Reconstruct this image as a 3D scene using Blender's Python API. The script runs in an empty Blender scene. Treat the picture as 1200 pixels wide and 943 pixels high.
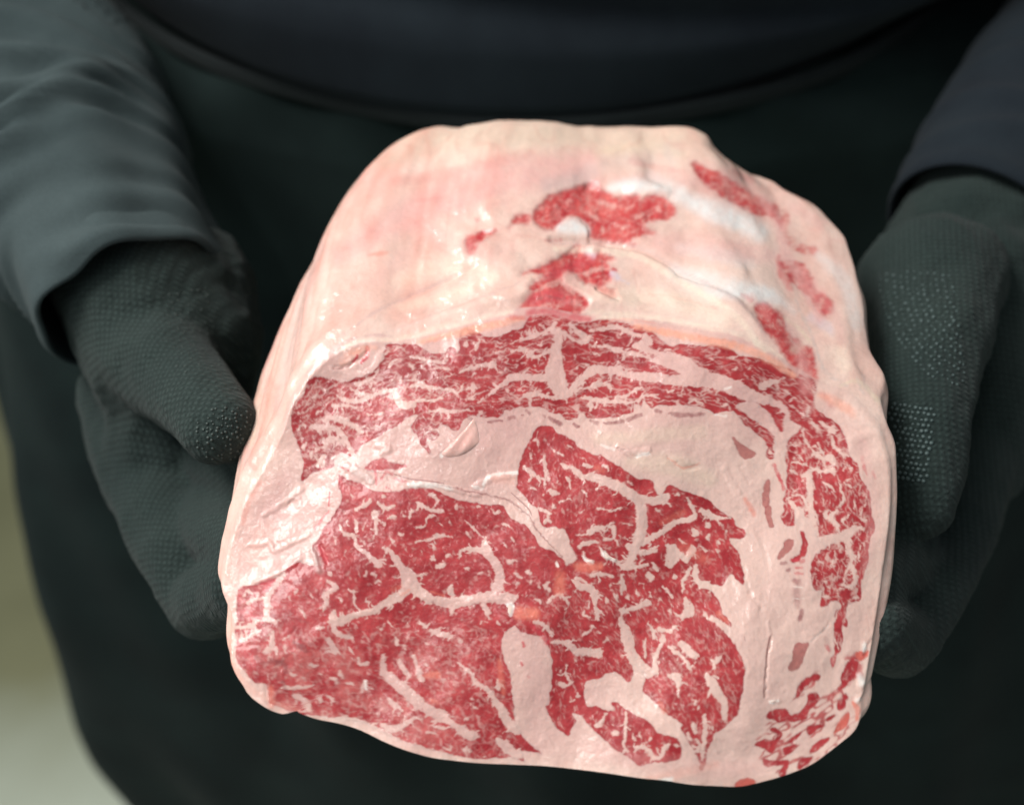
import bpy, bmesh, math, random
import numpy as np
from mathutils import Vector, Matrix
from mathutils.bvhtree import BVHTree

# ================================================================ camera, world, lamps, exposure
scene = bpy.context.scene
COL = scene.collection
PITCH = math.radians(42); CAMZ = 1.35
FWD = np.array([0, math.cos(PITCH), -math.sin(PITCH)]); UPV = np.array([0, math.sin(PITCH), math.cos(PITCH)])
cd = bpy.data.cameras.new('camera'); cam = bpy.data.objects.new('camera', cd); COL.objects.link(cam)
cam.location = (0, 0, CAMZ); cam.rotation_euler = (math.pi/2-PITCH, 0, 0)
cd.sensor_width = 36; cd.lens = 36*1100/1200; cd.clip_start = .01; cd.clip_end = 60
cd.dof.use_dof = True; cd.dof.focus_distance = .298; cd.dof.aperture_fstop = 4.6
scene.camera = cam
w = bpy.data.worlds.new('World'); scene.world = w; w.use_nodes = True
bg = w.node_tree.nodes['Background']; bg.inputs[0].default_value = (.86, .95, 1.0, 1); bg.inputs[1].default_value = .20
scene.view_settings.view_transform = 'Standard'; scene.view_settings.look = 'None'
scene.view_settings.exposure = 0; scene.view_settings.gamma = 1

def lamp(name, loc, target, size, power, col):
    d = bpy.data.lights.new(name, 'AREA'); d.shape = 'RECTANGLE'; d.size = size[0]; d.size_y = size[1]; d.energy = power; d.color = col
    o = bpy.data.objects.new(name, d); COL.objects.link(o); o.location = loc
    o.rotation_euler = (Vector(target)-Vector(loc)).to_track_quat('-Z', 'Y').to_euler(); return o
lamp('ceiling_lamp', (-.85, .36, 2.35), (-.02, .30, 1.1), (.9, .5), 28, (1, .975, .94))
lamp('glint_strip', (-.50, .10, 2.45), (0, .30, 1.1), (1.2, .06), 5.5, (1, .985, .96))  # added strip, out of view, for small glints on the wet meat
lamp('front_fill', (-1.5, -1.2, 1.9), (0, .30, 1.15), (1.1, .9), 6.5, (.93, .97, 1))  # added weak fill from the camera side, no window there

# ================================================================ helpers
def W(P):                       # camera-space point(s) -> world
    P = np.asarray(P, float)
    return P[..., 0:1]*np.array([1., 0, 0])+P[..., 1:2]*UPV+P[..., 2:3]*FWD+np.array([0, 0, CAMZ])
def px(x, y, d):                # point seen at photo pixel (x, y) at distance d along the view axis
    return W(np.array([(x-600)/1100*d, (471.5-y)/1100*d, d]))
def to_px(P):
    Q = np.asarray(P)-np.array([0, 0, CAMZ]); z = Q@FWD
    return 600+1100*Q[..., 0]/z, 471.5-1100*(Q@UPV)/z
def tag(o, label=None, cat=None, group=None, kind=None):
    for k, v in (('label', label), ('category', cat), ('group', group), ('kind', kind)):
        if v: o[k] = v
    return o
def empty(name, loc):
    o = bpy.data.objects.new(name, None); COL.objects.link(o); o.location = loc; o.empty_display_size = .05; return o
def link(name, me, mat, parent=None, smooth=True):
    o = bpy.data.objects.new(name, me); COL.objects.link(o)
    if mat: me.materials.append(mat)
    if smooth: me.shade_smooth()
    if parent: o.parent = parent; o.matrix_parent_inverse = Matrix.Translation(-Vector(parent.location))
    return o
def np_mesh(name, V, Q):
    me = bpy.data.meshes.new(name); me.vertices.add(len(V)); me.vertices.foreach_set('co', np.ascontiguousarray(V, np.float32).ravel())
    k = Q.shape[1]; n = len(Q); me.loops.add(n*k); me.loops.foreach_set('vertex_index', np.ascontiguousarray(Q, np.int32).ravel())
    me.polygons.add(n); me.polygons.foreach_set('loop_start', (np.arange(n)*k).astype(np.int32)); me.update(calc_edges=True)
    return me
class N:                        # tiny node helper
    def __init__(s, name):
        s.m = bpy.data.materials.new(name); s.m.use_nodes = True; s.t = s.m.node_tree; s.b = s.t.nodes['Principled BSDF']
    def n(s, typ, **kw):
        nd = s.t.nodes.new(typ)
        for k, v in kw.items():
            if k.startswith('i_'):
                key = k[2:]; key = int(key) if key.isdigit() else key.replace('_', ' ')
                nd.inputs[key].default_value = v
            else: setattr(nd, k, v)
        return nd
    def l(s, a, b): s.t.links.new(a, b)
def noise(h, scale, detail=4, rough=.55, coord=None, stretch=None):
    tc = h.n('ShaderNodeTexCoord'); nz = h.n('ShaderNodeTexNoise'); nz.inputs['Scale'].default_value = scale
    nz.inputs['Detail'].default_value = detail; nz.inputs['Roughness'].default_value = rough
    if stretch is not None:
        mp = h.n('ShaderNodeMapping'); mp.inputs['Scale'].default_value = stretch; h.l(tc.outputs['Object'], mp.inputs[0]); h.l(mp.outputs[0], nz.inputs['Vector'])
    else: h.l(tc.outputs['Object'], nz.inputs['Vector'])
    return nz
def ramp(h, src, stops):
    r = h.n('ShaderNodeValToRGB'); e = r.color_ramp.elements
    while len(e) < len(stops): e.new(.5)
    for el, (p, c) in zip(e, stops): el.position = p; el.color = (*c, 1)
    h.l(src, r.inputs[0]); return r

def mat_meat():
    h = N('fresh_meat'); at = h.n('ShaderNodeAttribute', attribute_name='pigment'); ln = h.n('ShaderNodeAttribute', attribute_name='leanness')
    nz = noise(h, 900, 3); mx = h.n('ShaderNodeMix', data_type='RGBA', blend_type='MULTIPLY'); mx.inputs[0].default_value = 1
    r = ramp(h, nz.outputs[0], [(.3, (.96, .96, .96)), (.7, (1.03, 1.03, 1.03))])
    h.l(at.outputs['Color'], mx.inputs[6]); h.l(r.outputs[0], mx.inputs[7]); h.l(mx.outputs[2], h.b.inputs['Base Color'])
    ro = h.n('ShaderNodeMapRange'); ro.inputs[3].default_value = .38; ro.inputs[4].default_value = .40; h.l(ln.outputs['Fac'], ro.inputs[0])
    nr = noise(h, 260, 3); ad = h.n('ShaderNodeMath', operation='MULTIPLY_ADD'); h.l(nr.outputs[0], ad.inputs[0]); ad.inputs[1].default_value = .22; 
    sb = h.n('ShaderNodeMath', operation='SUBTRACT'); h.l(ro.outputs[0], sb.inputs[0]); sb.inputs[1].default_value = .11
    h.l(sb.outputs[0], ad.inputs[2]); h.l(ad.outputs[0], h.b.inputs['Roughness'])
    h.b.inputs['Specular IOR Level'].default_value = .35
    nb = noise(h, 1500, 4, .65); nb2 = noise(h, 420, 3, .5)
    b1 = h.n('ShaderNodeBump', i_Strength=.10, i_Distance=.0004); b2 = h.n('ShaderNodeBump', i_Strength=.18, i_Distance=.0012)
    h.l(nb.outputs[0], b1.inputs['Height']); h.l(nb2.outputs[0], b2.inputs['Height']); h.l(b2.outputs[0], b1.inputs['Normal']); h.l(b1.outputs[0], h.b.inputs['Normal'])
    h.b.inputs['Coat Weight'].default_value = .45; h.b.inputs['Coat Roughness'].default_value = .07; h.b.inputs['Coat IOR'].default_value = 1.4
    nc = noise(h, 130, 2, .45); b3 = h.n('ShaderNodeBump', i_Strength=.7, i_Distance=.0022); h.l(nc.outputs[0], b3.inputs['Height']); h.l(b2.outputs[0], b3.inputs['Normal'])
    h.l(b3.outputs[0], h.b.inputs['Coat Normal'])
    h.b.subsurface_method = 'BURLEY'; h.b.inputs['Subsurface Weight'].default_value = .3; h.b.inputs['Subsurface Radius'].default_value = (1, .4, .25); h.b.inputs['Subsurface Scale'].default_value = .0012
    return h.m
def mat_cloth(name, c0, c1, fine=2600, rough=.9, sheen=.03, weave=.0003, spec=.12, knit=0):
    h = N(name); nz = noise(h, 14, 4); r = ramp(h, nz.outputs[0], [(.35, c0), (.68, c1)])
    nf = noise(h, fine, 2); mx = h.n('ShaderNodeMix', data_type='RGBA', blend_type='MULTIPLY'); mx.inputs[0].default_value = 1
    r2 = ramp(h, nf.outputs[0], [(.3, (.75, .75, .75)), (.7, (1.25, 1.25, 1.25))])
    h.l(r.outputs[0], mx.inputs[6]); h.l(r2.outputs[0], mx.inputs[7]); h.l(mx.outputs[2], h.b.inputs['Base Color'])
    h.b.inputs['Roughness'].default_value = rough; h.b.inputs['Specular IOR Level'].default_value = spec
    h.b.inputs['Sheen Weight'].default_value = sheen; h.b.inputs['Sheen Roughness'].default_value = .6
    b1 = h.n('ShaderNodeBump', i_Strength=.6, i_Distance=weave); h.l(nf.outputs[0], b1.inputs['Height']); h.l(b1.outputs[0], h.b.inputs['Normal'])
    if knit:                    # rows of stitches
        tc = h.n('ShaderNodeTexCoord'); hs = []
        for rot in ((.6, .2, .5), (.2, 1.3, 2.1)):
            mp = h.n('ShaderNodeMapping'); mp.inputs['Rotation'].default_value = rot; wv = h.n('ShaderNodeTexWave'); wv.inputs['Scale'].default_value = knit
            wv.inputs['Distortion'].default_value = 1.2; wv.inputs['Detail Scale'].default_value = .15; h.l(tc.outputs['Object'], mp.inputs[0]); h.l(mp.outputs[0], wv.inputs[0]); hs.append(wv)
        ml = h.n('ShaderNodeMath', operation='MULTIPLY'); h.l(hs[0].outputs['Fac'], ml.inputs[0]); h.l(hs[1].outputs['Fac'], ml.inputs[1])
        b2 = h.n('ShaderNodeBump', i_Strength=.5, i_Distance=.0007); h.l(ml.outputs[0], b2.inputs['Height']); h.l(b1.outputs[0], b2.inputs['Normal']); h.l(b2.outputs[0], h.b.inputs['Normal'])
        m3 = h.n('ShaderNodeMix', data_type='RGBA', blend_type='MULTIPLY'); m3.inputs[0].default_value = 1; r3 = ramp(h, ml.outputs[0], [(.05, (.82, .82, .82)), (.7, (1.2, 1.2, 1.2))])
        h.l(mx.outputs[2], m3.inputs[6]); h.l(r3.outputs[0], m3.inputs[7]); h.l(m3.outputs[2], h.b.inputs['Base Color'])
    return h.m
M_MEAT = mat_meat()
M_SLEEVE_LIT = mat_cloth('lit_sleeve_cloth', (.028, .042, .044), (.052, .072, .074))  # lightened for the lit arm; the shaded arm takes the darker shirt cloth
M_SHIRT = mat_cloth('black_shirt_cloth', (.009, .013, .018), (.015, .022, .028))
M_APRON = mat_cloth('black_apron_cloth', (.004, .010, .010), (.009, .019, .018), rough=.8, sheen=.02)
M_BAND = mat_cloth('apron_band_cloth', (.010, .014, .015), (.016, .021, .022), rough=.8, sheen=.03)
M_GLOVE = mat_cloth('knitted_glove', (.017, .028, .026), (.030, .044, .040), fine=1100, weave=.0008, sheen=.05, knit=150)
M_GRIP = mat_cloth('grip_rubber', (.06, .09, .088), (.09, .13, .125), rough=.5, sheen=0, spec=.5)
M_GRIP2 = mat_cloth('grip_rubber_dark', (.045, .062, .056), (.06, .08, .072), rough=.5, sheen=0, spec=.5)
M_SKIN = mat_cloth('skin', (.35, .2, .15), (.4, .24, .18))
M_TROUSER = mat_cloth('black_trouser_cloth', (.012, .012, .013), (.02, .02, .022))
def mat_floor():
    h = N('floor_coating'); nz = noise(h, 3.5, 5); r = ramp(h, nz.outputs[0], [(.3, (.19, .19, .10)), (.7, (.27, .27, .15))])
    tc = h.n('ShaderNodeTexCoord'); sp_ = h.n('ShaderNodeSeparateXYZ'); h.l(tc.outputs['Object'], sp_.inputs[0])      # a dusty pale worn zone near the person's feet
    ma = h.n('ShaderNodeMath', operation='MULTIPLY_ADD'); h.l(nz.outputs[0], ma.inputs[0]); ma.inputs[1].default_value = .25; h.l(sp_.outputs[1], ma.inputs[2])
    mr = h.n('ShaderNodeMapRange'); mr.inputs[1].default_value = .98; mr.inputs[2].default_value = .70; h.l(ma.outputs[0], mr.inputs[0])
    mx = h.n('ShaderNodeMix', data_type='RGBA'); h.l(mr.outputs[0], mx.inputs[0]); h.l(r.outputs[0], mx.inputs[6]); mx.inputs[7].default_value = (.60, .66, .54, 1)
    h.l(mx.outputs[2], h.b.inputs['Base Color']); h.b.inputs['Roughness'].default_value = .55; return h.m

# ---------------------------------------------------------------- traced pattern of the cut (photo pixel units)
# L = lean polygon, F = fat polygon, f / l = fat / lean strand: x,y,width triples ; later entries lie over earlier ones
def PP(s):
    v = [float(a) for a in s.replace(',', ' ').split()]
    return np.array(v).reshape(-1, 2)
def TT(s):
    v = [float(a) for a in s.replace(',', ' ').split()]
    return np.array(v).reshape(-1, 3)

FACE_EDGE = PP("""256,692 258,672 263,648 272,615 286,577 308,540 326,505 338,474 350,455 362,438 378,422 392,412 406,405 423,400 443,397
 453,399 477,401 489,397 515,390 540,381 565,375 590,371 613,367 640,366 660,370 680,373 700,371 715,373 750,377 783,384 817,390 850,395
 866,400 884,409 906,421 925,433 940,440 955,448 970,455 985,460 998,466 1010,478 1022,491 1031,504 1037,525 1043,548 1045,575 1045,610
 1041,650 1036,690 1030,730 1022,775 1015,812 1011,822 1010,845 1003,860 988,873 975,883 955,898 935,907 915,914 890,921 868,925 840,924
 810,922 780,917 750,914 715,909 680,905 640,901 600,899 560,897 525,893 500,889 470,880 445,870 420,858 395,850 370,845 350,838 344,834
 335,839 318,835 300,824 290,815 284,805 276,793 270,778 269,760 270,740 268,722 262,708""")
OUTLINE = PP("""255,690 262,640 275,560 285,520 300,460 318,410 330,375 345,345 362,305 380,270 400,230 425,200 460,170 500,152 560,143 620,142 700,146
 810,150 825,158 850,185 878,198 905,212 915,222 930,225 960,240 975,268 985,290 1000,312 1012,335 1018,380 1022,420 1030,450 1040,480 1044,510 1048,560
 1047,620 1042,680 1032,730 1020,790 1011,822 1010,845 1003,860 975,883 935,907 890,921 840,924 780,917 715,909 640,901 560,897 500,889 445,870 395,850
 344,834 318,835 290,815 270,778 270,740""")

CAP = PP("""452,405 450,421 443,430 434,437 413,445 401,447 383,443 370,442 359,449 357,461 347,469 342,481 341,495 344,510 350,524 354,538 356,550
 352,565 365,555 378,551 390,547 393,535 402,529 414,536 418,531 423,523 443,511 463,500 481,488 492,485 481,500 489,509 493,520 507,536
 499,513 507,517 514,511 513,499 527,499 529,505 539,503 542,493 550,487 566,489 586,488 590,480 601,480 611,476 637,478 642,482 657,485 661,492
 677,490 678,484 685,484 686,489 691,491 723,488 742,483 743,475 750,474 751,481 755,470 763,478 770,475 809,475 830,481 838,486 859,481
 872,497 892,513 899,523 898,536 907,538 908,518 902,505 880,490 862,475 880,470 893,476 905,490 916,508 920,496 928,492 938,500 945,500 955,470 955,447
 940,441 925,432 913,429 901,423 883,419 866,417 863,413 851,405 817,405 795,403 789,407 774,399 767,391 757,386 730,378 703,374 693,377 677,378
 666,373 650,369 630,370 618,372 613,384 601,386 590,393 571,395 563,391 553,385 542,387 538,397 537,414 533,407 525,409 522,415 503,413 490,405 470,403""")
SIDE = PP("""955,470 954,476 962,484 972,490 983,497 991,512 994,527 997,537 1005,544 1007,556 1013,566 1018,575 1021,590 1022,603 1024,612 1025,620
 1020,628 1019,650 1016,664 1012,676 1009,688 1008,703 994,708 991,720 994,733 989,733 987,721 987,741 988,750 986,764 981,767 979,777 975,783
 973,772 978,765 977,750 979,716 985,715 985,705 974,704 969,711 961,711 963,700 963,691 955,692 951,680 949,669 951,660 955,651 962,645 969,641
 958,630 952,617 944,613 941,601 933,594 930,600 932,612 926,617 918,613 914,604 919,598 918,585 921,570 922,548 919,540 920,527 928,512 938,502 945,495 944,480""")
EYE = PP("""278,692 286,687 306,684 325,675 337,665 350,658 363,663 372,662 370,650 366,642 371,634 378,620 386,611 397,593 401,580 397,573 398,555 406,562 423,565
 434,572 445,577 463,576 479,573 498,572 517,577 529,583 551,588 572,592 587,591 593,596 597,605 607,611 617,617 627,629 631,640 644,644 656,652
 664,664 668,690 655,715 636,735 622,730 602,733 587,749 590,768 598,792 601,817 605,850 620,871 636,883 612,880 616,893 599,887 567,889 533,885 500,876
 479,870 455,860 430,848 400,843 362,838 342,835 332,829 315,823 313,802 300,801 287,787 277,774 276,757 276,735 277,719""")
INNER = PP("""634,499 647,500 653,507 665,512 673,517 677,521 683,527 701,533 714,540 731,549 745,560 754,561 765,563 767,572 772,581 776,580 781,570 787,569 803,576
 815,580 834,587 839,595 855,604 861,608 862,616 873,620 875,625 870,631 854,631 858,639 866,647 868,657 871,672 871,687 861,677 857,672 848,686
 835,684 826,680 819,687 833,691 840,699 845,709 848,719 857,732 853,737 848,740 855,748 861,755 867,767 873,781 872,797 869,815 864,836 853,849 839,859 835,867
 829,881 827,895 821,904 819,887 812,875 804,863 797,852 801,848 784,839 773,828 760,817 753,809 756,792 749,784 743,777 742,790 737,800 732,797 720,785 706,793 690,780 670,765
 648,757 640,745 610,740 600,720 605,705 640,690 662,664 668,660 676,655 671,644 667,631 664,624 651,617 639,619 632,609 631,597 621,589 614,580
 604,572 606,565 607,549 613,532 621,515 627,504""")
DROP = PP("""640,748 648,754 660,756 670,764 680,768 688,768 695,780 707,794 693,796 685,801 687,826 699,826 713,833 721,830 715,822 725,823 733,831 759,843 769,857
 789,863 797,871 800,879 797,888 780,893 764,893 752,898 735,886 720,877 707,865 693,853 680,837 669,834 675,845 668,854 667,862 653,854 645,839 639,826
 644,825 643,811 647,808 647,790 648,775""")

FRAG = [  # (colour key, polygon) separate bits of lean on the cut
 ('r', PP("932,815 935,804 944,794 952,793 950,801 941,808 936,817")),
 ('r', PP("950,792 957,789 965,791 960,795 952,798")),
 ('r', PP("979,809 986,799 986,788 995,773 1003,770 1006,784 998,797 990,805")),
 ('o', PP("1002,764 1017,760 1017,767 1007,775")),
 ('r', PP("897,843 901,834 921,830 926,837 937,835 942,827 947,818 946,814 958,811 961,818 955,827 947,834 947,842 931,846 923,842 914,846 902,842")),
 ('r', PP("980,822 986,818 991,823 988,830 981,831")),
 ('r', PP("987,815 992,812 994,818 990,821")),
 ('r', PP("967,843 972,838 979,836 977,841 970,846")),
 ('o', PP("974,862 979,853 986,841 994,833 996,842 990,853 982,858")),
 ('r', PP("946,849 969,849 957,855 950,861 947,862")),
 ('r', PP("923,869 933,860 943,855 938,862 928,870")),
 ('r', PP("885,871 897,865 902,867 910,865 911,859 901,855 907,851 917,859 913,869 906,882 897,878 887,875")),
 ('r', PP("917,876 925,873 935,871 931,878 919,886")),
 ('r', PP("894,887 905,891 923,889 927,893 923,902 921,909 912,910 914,901 919,896 901,898 895,895")),
 ('r', PP("934,899 937,888 945,885 954,885 945,895 938,901")),
 ('r', PP("949,878 957,869 973,864 962,876 950,883")),
 ('o', PP("860,920 866,913 880,911 888,915 878,923 866,924")),
 ('b', PP("932,755 948,753 944,764 937,783 925,784 930,767")),
 ('b', PP("920,632 929,633 928,642 920,651 912,655 912,647 918,641")),
 ('r', PP("936,621 943,625 947,640 944,650 930,661 927,656 938,648 940,635")),
 ('b', PP("900,560 903,566 902,582 899,592 894,590 894,575")),
 ('b', PP("897,594 903,592 904,605 907,616 902,617 898,606")),
 ('b', PP("857,511 863,515 872,522 884,528 884,534 873,539 866,530")),
 ('r', PP("426,546 436,541 447,535 458,541 471,544 480,545 469,549 450,550 431,552")),
 ('r', PP("735,585 742,585 748,593 754,602 746,602 739,597")),
]
TOPLEAN = [
 PP("624,250 637,234 654,224 675,218 698,213 708,224 728,230 755,229 777,231 794,245 779,259 761,260 756,267 775,275 738,278 746,288 718,284 693,279 690,265 675,254 656,260 644,270 629,262"),
 PP("596,266 604,252 621,251 622,261 605,265"),
 PP("547,276 583,269 574,278 563,284 556,297 549,296"),
 PP("""676,286 681,288 685,295 699,292 711,298 722,305 709,307 716,313 718,329 701,334 685,332 675,320 664,318 656,326 669,339 683,347 690,358 681,366 664,372 640,373
   613,370 608,362 621,345 627,340 620,338 632,329 641,325 627,320 607,324 627,313 647,307 660,297"""),
 PP("698,336 720,337 721,352 710,346"),
 PP("884,359 894,353 906,362 917,367 922,385 930,395 940,402 953,408 956,438 954,456 930,441 920,418 905,397 892,382"),
 PP("912,306 922,304 945,311 953,329 956,341 973,349 977,362 968,372 955,364 950,352 933,336 920,321"),
 PP("914,247 924,246 926,273 938,284 956,289 958,299 938,296 922,287 913,270"),
 PP("808,189 826,194 856,209 872,222 892,232 912,242 912,253 892,255 874,247 854,237 836,224 818,207"),
]
TOPA = [1, .9, .9, 1, 1, .95, .8, .45, .85]

STRANDS = {}
# ---- rib eye
STRANDS['eye'] = """
450,641,4 461,651,6 469,663,9 477,673,17 481,685,20 | 481,685,16 470,696,12 455,704,9 437,715,8 415,720,7 399,728,9 390,725,11 391,716,4
390,725,9 393,739,6 401,745,5 413,747,4 | 415,692,3 415,707,3 421,715,4 | 409,691,1.5 421,691,1.5
481,685,16 490,692,12 503,701,11 517,705,11 530,706,13 544,704,12 564,700,12 580,699,14 597,701,12 606,699,4
530,684,3 532,696,8 | 532,710,8 531,721,3 | 567,708,11 573,724,2 | 580,696,14 585,680,13 585,668,12 579,656,9 571,648,12 568,639,9 569,630,4
571,647,6 557,644,4 544,643,4 537,648,3 | 569,632,2 561,625,3 551,616,3 544,609,2 | 590,615,5 596,617,3 | 592,654,6 603,656,5
403,625,4 415,629,4 417,639,4 427,647,5 437,655,6 443,662,9 | 416,609,3 417,625,3 | 417,596,4 427,592,5 434,587,3 | 412,581,5 413,582,4
439,601,7 440,612,4 440,625,4 | 442,588,3 450,595,5 461,593,3 | 450,581,5 451,582,4 | 449,612,4 450,613,5 | 462,605,5 453,608,3 | 467,625,5 472,625,4
479,607,3 483,597,5 | 489,588,4 501,596,4 517,599,4 | 503,580,3 513,585,4 510,591,2 | 488,617,3 498,616,3 501,605,3 511,604,2
487,635,2 501,632,3 514,627,4 529,629,2 | 501,636,3 509,643,4 | 534,593,5 536,594,5 | 560,593,5 562,593,3 | 578,599,4 584,599,3 | 572,613,4 571,616,3
527,609,3 527,612,3 | 506,616,4 510,616,3 | 585,637,2 593,641,3 | 618,644,3 625,641,4 | 511,628,3 515,626,5 525,629,2 | 513,663,6 519,662,7
524,651,4 527,649,3 | 509,650,4 511,656,4 | 500,638,3 507,642,3 | 383,680,3 394,687,6 383,695,5 379,699,6 382,707,5 378,715,2 | 374,737,5 379,735,4
493,729,5 503,731,3 | 505,738,4 516,743,6 529,745,5 | 539,749,6 540,750,4 | 540,725,3 540,731,3 | 564,730,3 570,728,2 | 581,727,3 585,731,3
333,673,5 325,681,6 315,696,6 313,705,7 313,716,7 313,725,6 323,728,5 | 290,707,3 297,701,4 309,701,3 | 285,699,2 295,696,3 | 313,724,4 301,727,4 294,733,4 283,733,3
278,728,4 280,727,3 | 283,751,4 291,747,4 300,741,4 305,738,3 | 276,734,3 284,734,4 292,731,2 | 320,741,4 317,757,7 311,762,6 | 317,760,5 323,766,4
339,743,3 332,748,3 | 364,778,5 371,779,4 | 373,788,4 377,789,3 | 333,757,4 334,764,3 | 341,790,4 345,791,3 | 371,736,5 378,735,4 | 405,745,5 415,748,4
399,787,5 401,793,3 | 384,749,6 390,757,8 396,765,3 | 378,766,2 392,765,5 | 409,758,3 414,766,3
345,815,6 353,817,5 360,823,6 363,831,5 | 373,816,5 374,826,3 | 330,805,2 347,805,3 367,802,3 | 385,815,4 388,825,5
449,768,5 449,785,9 459,795,11 475,809,14 493,825,13 513,837,12 527,845,8 539,854,9 551,861,12 560,862,4
536,776,3 551,787,4 557,799,4 569,806,7 579,818,6 587,830,8 593,843,10 605,856,9 | 467,773,4 471,782,7 478,791,4 | 485,768,3 489,782,6 494,795,7
497,777,4 501,779,4 | 519,796,4 523,799,5 | 544,843,4 553,839,5 | 446,849,5 458,853,8 470,850,7 481,843,5 487,839,3 | 455,820,5 463,826,7 471,832,4
424,810,4 427,799,5 429,796,3 | 428,801,4 436,806,4 | 471,755,6 476,760,4 | 583,796,3 583,803,6 584,808,3 | 550,817,4 556,819,3 | 553,825,3 560,829,3
545,874,6 549,879,9 | 519,796,5 522,798,4 | 583,868,8 593,874,12 603,882,10 613,884,6 | 560,884,3 572,886,3 | 520,876,4 528,870,3 | 508,850,2 520,852,4 532,850,2
500,858,3 510,860,3 | 395,842,6 410,845,11 430,852,12 450,862,10 470,871,9 | 486,871,2 500,880,6 | 350,790,2 362,794,2 | 420,770,3 430,776,4 | 405,800,3 415,803,4 | 385,795,3 394,799,3
440,735,3 450,731,3 | 455,727,2 462,735,3 | 463,745,3 466,755,3 | 480,745,3 483,752,3 | 497,752,2 505,757,3 | 430,700,2 434,704,3 | 440,683,4 447,682,3 | 435,672,3 440,678,3
427,675,3 429,668,3 | 409,663,3 411,667,3 | 398,700,3 400,706,3 | 360,690,3 366,700,3 | 345,695,4 348,690,4 | 336,698,4 340,703,2 | 350,712,2 358,722,2 | 492,645,2 495,650,3 | 497,671,3 503,669,3
488,675,3 493,680,3 | 545,665,3 549,668,2 | 559,672,3 566,670,2 | 572,668,3 575,674,3 | 603,671,4 612,676,3 | 619,669,5 622,671,4 | 630,685,4 633,688,4 | 613,697,3 618,696,3 | 620,685,3 622,679,3
605,688,3 610,683,3 | 627,702,3 634,707,4 | 600,628,3 602,634,3 | 545,623,2 551,629,3 | 513,613,3 519,617,2 | 470,600,3 475,605,3 | 424,619,3 428,613,3 | 457,627,2 460,634,3 | 407,610,3 409,616,3
398,615,3 401,622,3 | 393,633,3 395,642,2 | 389,648,3 392,660,3 | 422,634,4 427,637,2 | 405,643,2 406,655,2 | 476,640,2 478,648,2 | 384,670,2 388,673,3
"""
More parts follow.
